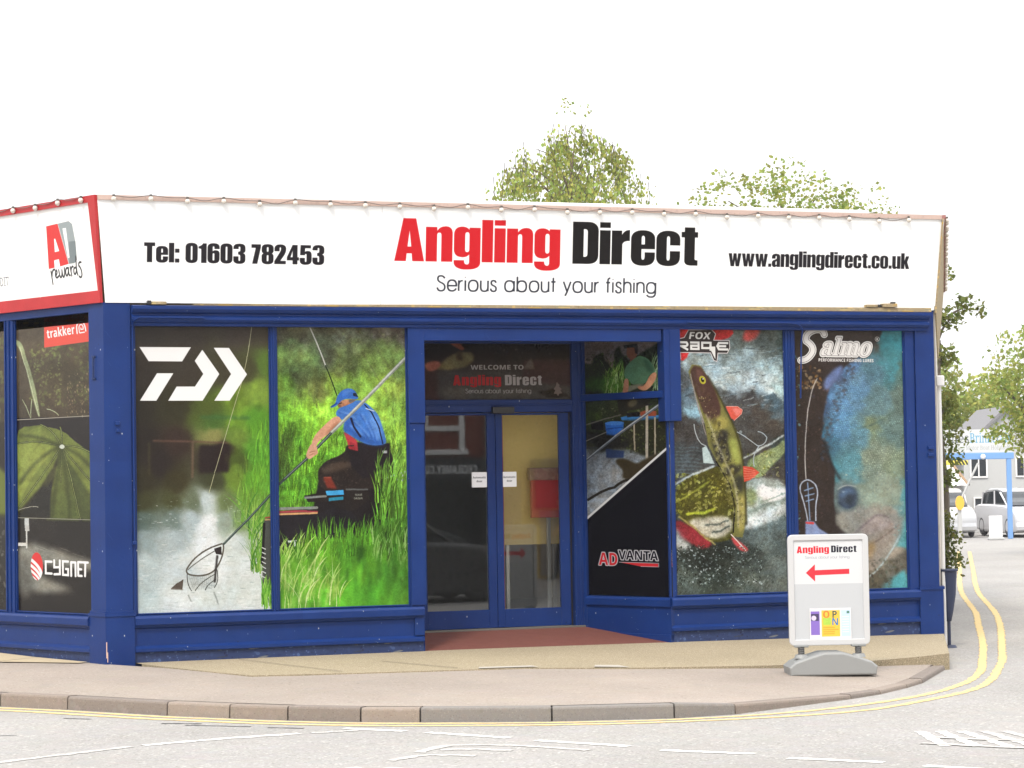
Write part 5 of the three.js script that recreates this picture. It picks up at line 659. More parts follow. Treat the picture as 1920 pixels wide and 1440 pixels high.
{ // kerb stones, each between two joints
  const brown = [0, 1, 2].map((i) => std({ map: tex(grain(256, [[132, 121, 112], [123, 114, 107], [139, 128, 118]][i], [[1500, 1, 3, -30, 26, 0.5], [60, 4, 18, -14, 18, 0.3]]), 2), roughness: 0.9, bumpMap: tex(fineBump, 2, false), bumpScale: 0.003 })), grey = std({ map: tex(grain(256, [124, 120, 116], [[1500, 1, 3, -26, 24, 0.5], [50, 4, 16, -14, 14, 0.3]]), 2), roughness: 0.9, bumpMap: tex(fineBump, 2, false), bumpScale: 0.003 });
  const bed = [];
  for (let i = 0; i < N; i++) {
    const cuts = i < 3 ? 6 : 1; // the run beyond the left edge is cut into ordinary lengths
    for (let c = 0; c < cuts; c++) {
      const L = (f) => { const g = (c + f) / cuts; return { o: V(K[i][0], ROAD, K[i][1]).lerp(V(K[i + 1][0], ROAD, K[i + 1][1]), g), n: kin[i].clone().lerp(kin[i + 1], g) }; };
      const len = V(K[i][0] - K[i + 1][0], 0, K[i][1] - K[i + 1][1]).length() / cuts, e = 0.008 / len, a = L(e), b = L(1 - e), prof = (q, dy) => { const w = q.n.clone().sub(q.o).setY(0), t = q.n.y + dy, P = (f, y) => V(q.o.x + w.x * f, y, q.o.z + w.z * f); return [P(0, ROAD - 0.06), P(0.05, t - 0.02), P(0.1, t - 0.006), P(0.2, t), P(1.02, t), P(1.02, ROAD - 0.06)]; };
      const dy = R(-0.004, 0.003), pa = prof(a, dy + R(-0.002, 0.002)), pb = prof(b, dy), t = [], tri = (...v) => v.forEach((q) => t.push(q.x, q.y, q.z));
      for (let k = 0; k < 5; k++) { tri(pa[k], pb[k], pb[k + 1]); tri(pa[k], pb[k + 1], pa[k + 1]); } for (let k = 1; k < 5; k++) { tri(pa[0], pa[k], pa[k + 1]); tri(pb[0], pb[k + 1], pb[k]); }
      const g = new THREE.BufferGeometry(); g.setAttribute('position', new THREE.BufferAttribute(new Float32Array(t), 3)); g.computeVertexNormals(); uvBox(g, i * 0.37);
      obj('kerb_stone', g, i === 9 || i === 10 || i === 11 ? grey : brown[(i * 7 + c) % 3], pavement);
    }
    const w0 = kin[i].clone(), w1 = kin[i + 1].clone(); const o0 = V(K[i][0], 0, K[i][1]).lerp(w0, 0.25), o1 = V(K[i + 1][0], 0, K[i + 1][1]).lerp(w1, 0.25);
    const g = new THREE.BufferGeometry(), q = [V(o0.x, ROAD - 0.05, o0.z), V(o1.x, ROAD - 0.05, o1.z), V(o1.x, w1.y - 0.014, o1.z), V(o0.x, w0.y - 0.014, o0.z), V(w1.x, w1.y - 0.012, w1.z), V(w0.x, w0.y - 0.012, w0.z)], f = [0, 1, 2, 0, 2, 3, 3, 2, 4, 3, 4, 5].flatMap((k) => [q[k].x, q[k].y, q[k].z]); g.setAttribute('position', new THREE.BufferAttribute(new Float32Array(f), 3)); g.computeVertexNormals(); bed.push(uvBox(g));
  }
  obj('kerb_bed', bed, std({ color: lin(0.08, 0.075, 0.07), roughness: 1 }), pavement);
}
{ // exposed-aggregate apron in front of the shop, with a small step down at the right
  const F = [[0.28, -0.05, 0], [0.5, -0.05, 0], [0.9, -0.05, 0], [1.5, -0.05, 0], [2.7, -0.05, 0], [3.9, -0.05, -0.002], [5.2, -0.05, -0.008], [6.4, -0.05, -0.014], [7.2, -0.05, -0.02], [8.0, -0.05, -0.028], [8.8, -0.05, -0.034], [9.42, -0.03, -0.04]];
  const E = [[0.33, 0.1, -0.006], [0.5, 0.55, -0.016], [0.75, 1.2, -0.026], [1.02, 1.77, -0.038], [2.0, 1.92, -0.044], [3.6, 2.2, -0.044], [4.69, 2.4, -0.075], [5.9, 2.48, -0.1], [6.6, 2.5, -0.11], [7.2, 2.5, -0.1], [7.7, 2.5, -0.08], [8.02, 2.5, -0.06]], n = F.length - 1, P = (i, t) => { const s = Math.min(Math.floor(i / 4), n - 1), f = i / 4 - s, L = (A) => V(lerp(A[s][0], A[s + 1][0], f), lerp(A[s][2], A[s + 1][2], f), lerp(A[s][1], A[s + 1][1], f)); return L(F).lerp(L(E), t); };
  const apron = new THREE.Group(); apron.name = 'apron'; apron.userData.kind = 'structure'; scene.add(apron);
  obj('surface', [ruled(n * 4, 16, (i, j) => P(i, j / 16).add(V(0, 0.004, 0)), tone(0.16, 0.7))], pebbles, apron, 'tan exposed-aggregate concrete');
  const skirt = []; const edge = []; for (let i = 0; i <= n * 4; i++) edge.push(P(i, 1)); for (let t = 15; t >= 0; t--) edge.push(P(n * 4, t / 16));
  const q = []; for (let i = 0; i < edge.length - 1; i++) { const a = edge[i], b = edge[i + 1]; q.push(a.x, a.y + 0.004, a.z, a.x, -0.26, a.z, b.x, -0.26, b.z, a.x, a.y + 0.004, a.z, b.x, -0.26, b.z, b.x, b.y + 0.004, b.z); }
  const g = new THREE.BufferGeometry(); g.setAttribute('position', new THREE.BufferAttribute(new Float32Array(q), 3)); g.computeVertexNormals(); g.setAttribute('color', new THREE.BufferAttribute(new Float32Array(q.length).fill(0.9), 3)); obj('edge', uvBox(g), pebbles, apron);
  const pale = std({ color: lin(0.42, 0.39, 0.34), roughness: 0.9 }), patch = (pts, m, nm) => { const up = (x, z) => { let best = -0.04, d = 9; for (let i = 0; i <= n * 4; i++) for (let j = 0; j <= 16; j++) { const v = P(i, j / 16), e = (v.x - x) ** 2 + (v.z - z) ** 2; if (e < d) { d = e; best = v.y; } } return best + 0.012; }; const p = pts.map(([x, z]) => [x, up(x, z), z]); obj(nm, [uvBox(quadSheet(...p))], m, apron); };
  patch([[3.15, 2.1], [3.72, 2.2], [3.7, 2.05], [3.2, 1.97]], pale, 'repair_patch'); patch([[4.25, 2.31], [4.6, 2.36], [4.55, 2.2], [4.35, 2.1]], pale, 'repair_patch'); patch([[1.3, 0.1], [1.312, 0.1], [1.9, 1.8], [1.885, 1.8]], std({ color: lin(0.08, 0.07, 0.05), roughness: 1 }), 'crack'); patch([[2.55, 0.9], [2.56, 0.89], [3.0, 1.95], [2.985, 1.96]], std({ color: lin(0.08, 0.07, 0.05), roughness: 1 }), 'crack');
  // flagstones by the left front
  const flag = std({ map: tex(grain(256, [178, 164, 136], [[900, 1, 4, -24, 20, 0.4]]), 1), roughness: 0.9 }); const Lp = (u, w, y) => { const v = DL.clone().multiplyScalar(u).addScaledVector(NL, w); return [v.x, y, v.z]; };
  obj('flagstone', [uvBox(quadSheet(Lp(1.18, 0.02, 0.028), Lp(1.18, 0.52, 0.014), Lp(0.3, 0.12, 0.012), Lp(0.3, 0.02, 0.016)))], flag, apron); obj('flagstone', [uvBox(quadSheet(Lp(2.4, 0.02, 0.062), Lp(2.4, 1.0, 0.03), Lp(1.2, 0.53, 0.014), Lp(1.2, 0.02, 0.028)))], flag, apron);
}
// painted lines
function ribbon(pts, w, y, rag, closed) {
  const cv = new THREE.CatmullRomCurve3(pts.map(([x, z]) => V(x, 0, z)), false, 'centripetal'), n = Math.max(2, Math.ceil(cv.getLength() / 0.06)), P = cv.getSpacedPoints(n), q = [], uv = [];
  const off = P.map((p, i) => { const d = (P[i + 1] ?? p).clone().sub(P[i - 1] ?? p).normalize(), s = V(d.z, 0, -d.x), a = w / 2 + R(-rag, rag), b = w / 2 + R(-rag, rag); return [p.clone().addScaledVector(s, a), p.clone().addScaledVector(s, -b)]; });
  for (let i = 0; i < n; i++) { const [a, b] = off[i], [c, d] = off[i + 1]; for (const v of [a, c, b, b, c, d]) { q.push(v.x, y, v.z); uv.push(v.x, v.z); } }
  const g = new THREE.BufferGeometry(); g.setAttribute('position', new THREE.BufferAttribute(new Float32Array(q), 3)); g.setAttribute('uv', new THREE.BufferAttribute(new Float32Array(uv), 2)); g.computeVertexNormals();
  if (g.attributes.normal.getY(0) < 0) { const p = g.attributes.position.array; for (let t = 0; t < p.length; t += 9) for (let k = 0; k < 3; k++) { const s = p[t + 3 + k]; p[t + 3 + k] = p[t + 6 + k]; p[t + 6 + k] = s; } g.computeVertexNormals(); } return g;
}
const worn = (base, gap, n) => std({ map: tex(grain(512, base, [[1500, 1, 3, -26, 20, 0.5]], (x, S) => { for (let i = 0; i < n; i++) { x.globalAlpha = R(0.3, 0.8); x.fillStyle = gap; x.beginPath(); const s = R(1, 7); x.ellipse(R(0, S), R(0, S), s, s * R(0.3, 1), R(0, 3), 0, 6.3); x.fill(); } }), 0.8), roughness: 0.85 });
const yellowPaint = worn([208, 182, 126], 'rgb(150,146,136)', 520), whitePaint = worn([214, 213, 208], 'rgb(152,150,146)', 700), whiteFaint = worn([186, 184, 180], 'rgb(150,148,145)', 2600);
const offK = (d) => K.slice(2, 14).map(([x, z], i) => { const j = i + 2, a = K[j - 1], b = K[j + 1], t = V(b[0] - a[0], 0, b[1] - a[1]).normalize(); return [x - t.z * d, z + t.x * d]; });
const lines = new THREE.Group(); lines.name = 'road_markings'; lines.userData.kind = 'structure'; scene.add(lines);
const far = [[12.1, -3.8], [13.6, -6.4], [16.6, -11.9], [22, -21.2], [28, -31.5]];
obj('yellow_line', [ribbon([...offK(0.11).slice(0, 10), [4.67, 5.82], [6.03, 5.17], [7.14, 4.2], [8.1, 2.95], [8.875, 1.7], [9.75, 0.25], [10.64, -1.26], ...far], 0.085, ROAD + 0.0035, 0.012)], yellowPaint, lines);
obj('yellow_line', [ribbon([...offK(0.3).slice(0, 10), [5.05, 6.04], [6.23, 5.32], [7.13, 4.54], [8.64, 2.43], [10.34, -0.33], ...far.map(([x, z]) => [x + 0.24, z + 0.13])], 0.085, ROAD + 0.0035, 0.014)], yellowPaint, lines);
for (const [a, b] of [[[0.88, 5.27], [1.25, 5.74]], [[1.364, 5.93], [1.794, 6.64]], [[1.9, 6.92], [2.36, 7.65]], [[2.46, 8.0], [2.94, 8.55]], [[3.03, 8.9], [3.48, 9.45]], [[3.62, 9.75], [4.1, 10.5]]]) obj('white_dash', [ribbon([a, b], 0.1, ROAD + 0.0035, 0.014)], whitePaint, lines);
obj('white_line', [ribbon([[-0.85, 5.79], [-0.3, 5.62], [0.18, 5.54], [0.45, 5.51]], 0.1, ROAD + 0.0035, 0.018)], whitePaint, lines); obj('white_line', [ribbon([[-2.6, 6.8], [-2.03, 6.44], [-0.95, 5.82]], 0.09, ROAD + 0.0035, 0.02)], whiteFaint, lines); obj('white_line', [ribbon([[0.55, 5.5], [0.95, 5.49]], 0.09, ROAD + 0.0035, 0.02)], whiteFaint, lines);
for (const p of [[[0.85, 7.3], [1.2, 6.95], [1.6, 7.15], [2.0, 7.75]], [[0.35, 8.1], [0.62, 8.7], [0.8, 9.3]], [[0.5, 7.7], [0.85, 7.5], [1.15, 7.7]], [[1.05, 7.2], [1.25, 7.25], [1.5, 7.5]], [[-0.6, 8.4], [0.2, 8.0]]]) obj('faded_marking', [ribbon(p, 0.09, ROAD + 0.0035, 0.02)], whiteFaint, lines);
for (const q of [[[4.6, 8.2], [4.9, 8.55], [5.25, 8.75], [5.6, 8.85]], [[4.72, 7.75], [4.36, 8.75]], [[4.86, 7.8], [4.55, 8.9]], [[5.0, 7.88], [4.74, 9.0]], [[5.14, 7.95], [4.9, 9.1]], [[5.28, 8.05], [5.1, 9.2]], [[5.42, 8.15], [5.28, 9.25]], [[5.56, 8.25], [5.46, 9.3]], [[5.3, 8.7], [5.5, 9.0]], [[4.3, 8.5], [4.9, 9.25], [5.6, 9.6]]]) obj('painted_bar', [ribbon(q, 0.085, ROAD + 0.0035 + (q.length > 2 ? 0.0025 : 0), 0.014)], q.length > 2 || q[0][0] > 5.1 ? whiteFaint : whitePaint, lines);

const tar = std({ color: lin(0.07, 0.07, 0.072), roughness: 0.8 });
for (const [q, w] of [[[[-0.35, 4.1], [-0.05, 4.3]], 0.05], [[[-0.2, 4.35], [0.25, 4.75]], 0.035], [[[0.35, 4.9], [0.6, 5.1]], 0.03], [[[-1.0, 3.2], [-0.8, 3.4]], 0.03], [[[-1.9, 4.4], [-1.6, 4.5]], 0.02]]) obj('tar_mark', [ribbon(q, w, ROAD + 0.003, w * 0.35)], tar, lines);

// ---------------------------------------------------------------- swinging pavement sign
{
  const s = thing('pavement_sign', 'white swing pavement sign with a red left-pointing arrow on a grey base', 'pavement sign', [6.33, -0.152, 3.18], -0.3);
  const grey = std({ color: lin(0.26, 0.27, 0.27), roughness: 0.5 }), white = phy({ color: lin(0.52, 0.53, 0.54), roughness: 0.3 }), W = 0.765, Y0 = 0.285, Y1 = 1.33, w = W / 2;
  const prof = new THREE.Shape([[-0.44, 0.0], [0.44, 0.0], [0.45, 0.06], [0.4, 0.1], [0.26, 0.145], [0.1, 0.19], [-0.1, 0.19], [-0.26, 0.145], [-0.4, 0.1], [-0.45, 0.06]].map((p) => new THREE.Vector2(...p)));
  const bg = clean(new THREE.ExtrudeGeometry(prof, { depth: 0.34, bevelEnabled: true, bevelSize: 0.02, bevelThickness: 0.03, bevelSegments: 3, curveSegments: 8 })); bg.scale(0.9, 0.95, 1); bg.translate(0, 0.02, -0.17); obj('base', bg, grey, s, 'grey moulded water-filled base');
  for (const x of [-0.275, 0.275]) { const l = sub('spring_post', s); obj('coil', [tube(Array.from({ length: 40 }, (_, i) => [x + 0.03 * Math.cos(i * 1.2), 0.14 + i * 0.0034, 0.03 * Math.sin(i * 1.2)]), 0.007, 120, 5)], std({ color: lin(0.12, 0.12, 0.12), roughness: 0.5 }), l); obj('collar', [cyl(x, 0.16, 0, 0.07, 0.055, 0.035), bx(x - 0.07, x + 0.07, 0.262, 0.29, -0.035, 0.035, 0.01)], grey, l); obj('core', [cyl(x, 0.16, 0, 0.028, 0.028, 0.11)], std({ color: lin(0.06, 0.06, 0.06), roughness: 0.6 }), l); }
  const fr = new THREE.Shape(); const rr = (S, a, b, c, d, r) => { S.moveTo(a + r, b); S.lineTo(c - r, b); S.quadraticCurveTo(c, b, c, b + r); S.lineTo(c, d - r); S.quadraticCurveTo(c, d, c - r, d); S.lineTo(a + r, d); S.quadraticCurveTo(a, d, a, d - r); S.lineTo(a, b + r); S.quadraticCurveTo(a, b, a + r, b); };
  rr(fr, -w, Y0, w, Y1, 0.05); const ho = new THREE.Path(); rr(ho, -w + 0.045, Y0 + 0.045, w - 0.045, Y1 - 0.045, 0.01); fr.holes.push(ho); const fg = clean(new THREE.ExtrudeGeometry(fr, { depth: 0.03, bevelEnabled: true, bevelSize: 0.006, bevelThickness: 0.008, bevelSegments: 2 })); fg.translate(0, 0, -0.015); obj('frame', fg, white, s);
  const c = canvas(480, 680), x = c.getContext('2d'); x.fillStyle = '#cbced1'; x.fillRect(0, 0, 480, 680); x.fillStyle = '#b8bcc0'; x.fillRect(0, 300, 480, 380); bold(x, 'Angling', 30, 92, 46, 218, '#cc2030', 7); bold(x, 'Direct', 262, 90, 46, 172, '#20202c', 7); thin(x, SLOGAN, 85, 130, 17, 300, '#9a9da6', 2); x.fillStyle = '#cf2f3c'; x.beginPath(); x.moveTo(88, 225); x.lineTo(150, 168); x.lineTo(150, 208); x.lineTo(382, 202); x.lineTo(382, 236); x.lineTo(150, 242); x.lineTo(150, 284); x.fill();
  const pm = phy({ map: tex(c), roughness: 0.25 }); for (const t of [1, -1]) { const p = obj('poster_panel', new THREE.BoxGeometry(W - 0.08, Y1 - Y0 - 0.08, 0.004), pm, s); p.position.set(0, (Y0 + Y1) / 2, 0.006 * t); p.rotation.y = t > 0 ? 0 : Math.PI; }
  const f = canvas(300, 220), y = f.getContext('2d'); y.fillStyle = '#d2d2d6'; y.fillRect(0, 0, 300, 220); y.fillStyle = '#7f66b8'; y.fillRect(8, 22, 64, 168); y.fillStyle = '#3f3658'; y.fillRect(10, 40, 56, 50); y.fillStyle = '#c9c2dc'; y.beginPath(); y.arc(30, 70, 18, 0, 7); y.fill(); y.fillStyle = '#f0b840'; y.fillRect(86, 16, 132, 186); y.fillStyle = '#9ec24a'; y.fillRect(96, 66, 58, 54); y.font = 'bold 70px sans-serif'; y.fillStyle = '#e8742e'; y.fillText('O', 94, 70); y.fillStyle = '#3d5a4c'; y.fillText('P', 158, 70); y.fillStyle = '#a8c84c'; y.fillText('E', 98, 122); y.fillStyle = '#2f78b4'; y.fillText('N', 156, 122); y.fillStyle = '#d99a30'; for (let i = 0; i < 4; i++) y.fillRect(96, 134 + i * 15, R(80, 112), 8); y.fillStyle = '#b8cfe8'; y.fillRect(228, 16, 66, 186); y.fillStyle = '#4f7a6a'; y.fillRect(268, 22, 20, 18); y.fillStyle = '#d6e2f0'; for (let i = 0; i < 7; i++) y.fillRect(234, 60 + i * 18, 50, 5);
  const l = obj('leaflet', new THREE.BoxGeometry(0.4, 0.295, 0.003), std({ map: tex(f), roughness: 0.5 }), s, 'colourful leaflet sheet reading OPEN'); l.position.set(0.01, Y0 + 0.2, 0.0125);
}
// tapered bin beside the end column
{ const b = thing('litter_bin', 'dark blue tapered bin on a thin post beside the end column', 'bin', [9.66, ROAD, -0.33]); const m = std({ color: lin(0.02, 0.03, 0.07), roughness: 0.5 }); obj('post', [cyl(0, 0, 0, 0.02, 0.02, 0.4, 10), cyl(0, 0, 0, 0.09, 0.07, 0.03, 14)], m, b); const t = new THREE.LatheGeometry([[0.0, 0.3], [0.03, 0.3], [0.055, 0.42], [0.085, 0.6], [0.1, 0.86], [0.118, 0.865], [0.118, 0.89], [0.09, 0.89], [0.085, 0.6], [0.0, 0.45]].map((p) => new THREE.Vector2(...p)), 20); obj('tub', [clean(t)], m, b); }

// ---------------------------------------------------------------- foliage
function leaves(list, name, material, parent) { // each {p, s, d(ir), c}
  const P = new Float32Array(list.length * 18), C = new Float32Array(list.length * 18), N_ = new Float32Array(list.length * 18), a = V(), b = V(), n = V();
  list.forEach((l, i) => {
    const d = l.d.clone().normalize(); a.set(R(-1, 1), R(-1, 1), R(-1, 1)).cross(d).normalize(); n.copy(a).cross(d); const s = l.s, w = s * (l.w ?? 0.36);
    const p0 = l.p, p1 = p0.clone().addScaledVector(d, s * 0.5).addScaledVector(a, w).addScaledVector(n, s * 0.08), p2 = p0.clone().addScaledVector(d, s), p3 = p0.clone().addScaledVector(d, s * 0.5).addScaledVector(a, -w).addScaledVector(n, s * 0.08);
    [p0, p1, p2, p0, p2, p3].forEach((q, k) => { q.toArray(P, i * 18 + k * 3); n.toArray(N_, i * 18 + k * 3); C[i * 18 + k * 3] = l.c[0]; C[i * 18 + k * 3 + 1] = l.c[1]; C[i * 18 + k * 3 + 2] = l.c[2]; });
  });
  const g = new THREE.BufferGeometry(); g.setAttribute('position', new THREE.BufferAttribute(P, 3)); g.setAttribute('normal', new THREE.BufferAttribute(N_, 3)); g.setAttribute('color', new THREE.BufferAttribute(C, 3));
  return obj(name, g, material, parent);
}
const leafMat = phy({ color: 0xffffff, vertexColors: true, roughness: 0.9, transmission: 0.5, thickness: 0, specularIntensity: 0.2 }), bark = std({ color: lin(0.12, 0.1, 0.08), roughness: 0.95, bumpMap: tex(softBump, 1, false), bumpScale: 0.01 }), birchBark = std({ map: tex(grain(256, [116, 104, 90], [[160, 3, 10, -90, 20, 0.5]]), 1), roughness: 0.9 });
const green = (l) => { const k = R(0.75, 1.25) * l, y = R(0.85, 1.25); return [0.235 * k * y, 0.285 * k, 0.075 * k]; };
function limb(pts, r0, r1) { const cv = new THREE.CatmullRomCurve3(pts), n = pts.length * 4, g = new THREE.TubeGeometry(cv, n, 1, 6), p = g.attributes.position; for (let i = 0; i <= n; i++) { const c = cv.getPointAt(i / n), r = lerp(r0, r1, i / n); for (let k = 0; k <= 6; k++) { const j = i * 7 + k; p.setXYZ(j, c.x + (p.getX(j) - c.x) * r, c.y + (p.getY(j) - c.y) * r, c.z + (p.getZ(j) - c.z) * r); } } return clean(g); }
{ // birch whose hanging twigs show over the roof
  const t = thing('birch_tree', 'drooping birch rising behind the middle of the shop roof', 'tree', [11.58, ROAD, -17.15]), H = 9.0, lv = [], tw = [];
  const prof = [[0.35, 2.0], [0.6, 2.0], [0.7, 1.85], [0.77, 1.65], [0.83, 1.35], [0.87, 1.05], [0.9, 0.7], [0.925, 0.4], [0.95, 0.15]], rad = (h) => { for (let i = 1; i < prof.length; i++) if (h < prof[i][0]) return lerp(prof[i - 1][1], prof[i][1], (h - prof[i - 1][0]) / (prof[i][0] - prof[i - 1][0])); return 0.1; };
  const wood = [limb([V(0, 0, 0), V(0.05, 2.5, 0), V(-0.1, 5, 0.05), V(0.12, 6.6, 0), V(0.28, 7.6, 0), V(0.36, 8.3, 0)], 0.11, 0.006)];
  const bough = []; for (let i = 0; i < 26; i++) { const y = R(4.0, 7.9), a = R(0, 6.28), r = rad(Math.min(0.94, (y + 0.3) / H)) * R(0.45, 0.9), sx = 0.02 * (y - 4), x0 = y > 6 ? lerp(0.05, 0.34, (y - 6) / 2.6) : 0, e = V(x0 + Math.cos(a) * r, y + R(0.2, 0.7), Math.sin(a) * r); wood.push(limb([V(x0, y - 0.3, 0), V(x0 + Math.cos(a) * r * 0.5, y + 0.25, Math.sin(a) * r * 0.5), e], 0.025, 0.006)); bough.push(e, V(x0 + Math.cos(a) * r * 0.5, y + 0.25, Math.sin(a) * r * 0.5)); }
  for (let i = 0; i < 1150; i++) {
    const y = 3.6 + 4.75 * Math.pow(rnd(), 0.75), h = y / H, a = R(0, 6.28), r = rad(h) * Math.sqrt(R(0.05, 1)), x = Math.cos(a) * r + (h > 0.8 ? 0.2 : -0.05), z = Math.sin(a) * r;
    if (noise.noise(x * 1.9, y * 1.6, z * 1.9 + 4) < -0.1 + 0.06 * h) continue;
    const len = R(0.2, 0.7), n = Math.floor(len * 40), sway = R(-0.25, 0.25); const lum = R(1.05, 1.65);
    for (let k = 0; k < n; k++) { const f = k / n; lv.push({ p: V(x + sway * f + R(-0.12, 0.12), y - f * len + R(-0.05, 0.05), z + R(-0.12, 0.12)), s: R(0.055, 0.1), d: V(R(-0.7, 0.7), -1, R(-0.7, 0.7)), c: green(lum), w: 0.38 }); }
    tw.push(limb([V(x, y + 0.05, z), V(x + sway * 0.5, y - len * 0.5, z), V(x + sway, y - len, z)], 0.006, 0.002));
  }
  for (const [x, y] of [[0.16, 8.72], [0.5, 8.66], [-0.75, 7.8], [1.25, 7.4], [1.8, 6.9], [0.3, 8.25]]) for (let k = 0; k < 16; k++) lv.push({ p: V(x + R(-0.16, 0.16), y + R(-0.12, 0.14), R(-0.15, 0.15)), s: R(0.05, 0.08), d: V(R(-1, 1), R(-1, 0.5), R(-1, 1)), c: green(1.2), w: 0.4 });
  obj('trunk', wood, birchBark, t); obj('twigs', tw, bark, t); leaves(lv, 'crown', leafMat, t);
}
function bushyTree(name, label, pos, H, trunkR, blobs, n, size, lum, group, gap = -0.1, droop = 0) {
  const t = thing(name, label, 'tree', pos, 0, group), lv = [], wood = [limb([V(0, 0, 0), V(0.1, H * 0.3, 0), V(-0.05, H * 0.55, 0.1), V(0.05, H * 0.8, 0)], trunkR, trunkR * 0.2)];
  for (const [x, y, z, r] of blobs) wood.push(limb([V(0, Math.max(0.4, y - r * 1.4), 0), V(x * 0.5, y - r * 0.5, z * 0.5), V(x, y, z)], trunkR * 0.4, 0.01));
  const tot = blobs.reduce((s, b) => s + b[3] ** 2, 0);
  for (const [x, y, z, r, sy = 0.8] of blobs) { const m = Math.round((n * r * r) / tot); for (let i = 0; i < m; i++) { const u = V(R(-1, 1), R(-1, 1), R(-1, 1)); if (u.length() > 1) { i--; continue; } u.multiplyScalar(0.35 + 0.65 * Math.pow(u.length(), 0.4)); const p = V(x + u.x * r, y + u.y * r * sy, z + u.z * r); if (noise.noise(p.x * 1.1 / Math.max(0.5, r * 0.6), p.y * 1.1 / Math.max(0.5, r * 0.6), p.z * 1.1 / Math.max(0.5, r * 0.6) + 7) < gap) continue; for (let k = 0; k < 4; k++) lv.push({ p: p.clone().add(V(R(-1, 1), R(-1, 1), R(-1, 1)).multiplyScalar(size * 1.4)), s: size * R(0.7, 1.3), d: V(R(-1, 1), R(-1, 0.6) - droop, R(-1, 1)), c: green(lum * R(0.85, 1.15)), w: 0.42 }); } }
  obj('trunk', wood, bark, t); leaves(lv, 'crown', leafMat, t); return t;
}
bushyTree('broadleaf_tree', 'thin leafy treetop showing over the right-hand end of the fascia', [17.69, ROAD, -20.2], 8.6, 0.12, [[-1.3, 7.45, 0, 0.75, 0.75], [-0.3, 7.6, 0.2, 0.9, 0.8], [0.6, 7.5, 0, 0.85, 0.8], [1.5, 7.35, 0.2, 0.7, 0.7], [-1.9, 7.3, 0, 0.4], [2.0, 7.3, 0, 0.4], [-0.1, 5.9, 0, 1.8, 0.6], [0, 4.6, 0, 1.9, 0.7]], 3000, 0.085, 1.15, undefined, -0.03);
bushyTree('broadleaf_tree', 'small tree leaning out past the shop side wall above the lane', [15.9, ROAD, -11.3], 5.2, 0.08, [[0.2, 4.5, 0.1, 0.26, 0.6], [0.5, 4.72, 0.2, 0.24, 0.5], [0.1, 3.9, 0, 0.22], [0.15, 3.15, 0, 0.28, 0.9], [0.1, 2.5, 0, 0.32, 1.2], [0.0, 1.9, 0, 0.3], [0.05, 5.3, 0.2, 0.18]], 420, 0.085, 0.62, undefined, -0.05);
bushyTree('garden_shrub', 'dark green shrub low against the shop side wall', [14.1, ROAD, -8.15], 1.5, 0.04, [[0, 1.0, 0, 0.26, 1], [0.05, 0.65, 0, 0.26], [0.0, 1.3, 0, 0.16]], 380, 0.06, 0.55);
bushyTree('broadleaf_tree', 'large pale willow at the right edge beside the boatyard gate', [27.75, ROAD, -27.4], 7, 0.2, [[-0.2, 4.6, 0, 1.1], [-1.0, 4.0, 0.3, 0.75], [0.6, 3.6, 0, 1.2], [-0.5, 3.1, 0.2, 0.8], [0.9, 5.6, 0, 1.0], [-0.1, 2.6, 0.2, 0.5], [1.5, 4.6, 0, 1.2]], 3000, 0.1, 1.25, undefined, -0.04, 0.5);
for (const [x, z, h, l, s] of [[44.5, -62, 7.2, 1.2, 'darker'], [47.6, -62.5, 6.2, 1.5, 'yellowish'], [51.2, -61, 6.6, 1.3, 'broad'], [55.5, -60, 8.6, 1.2, 'tall']]) bushyTree('broadleaf_tree', `${s} tree in the row behind the boatyard sign`, [x, ROAD, z], h, 0.2, [[0, h * 0.62, 0, 2.1], [-1.3, h * 0.5, 0.5, 1.6], [1.4, h * 0.5, 0.2, 1.7], [0.2, h * 0.82, 0, 1.2], [0, h * 0.3, 0.5, 2.0]], 2200, 0.2, l, 'trees behind the boatyard', -0.2);

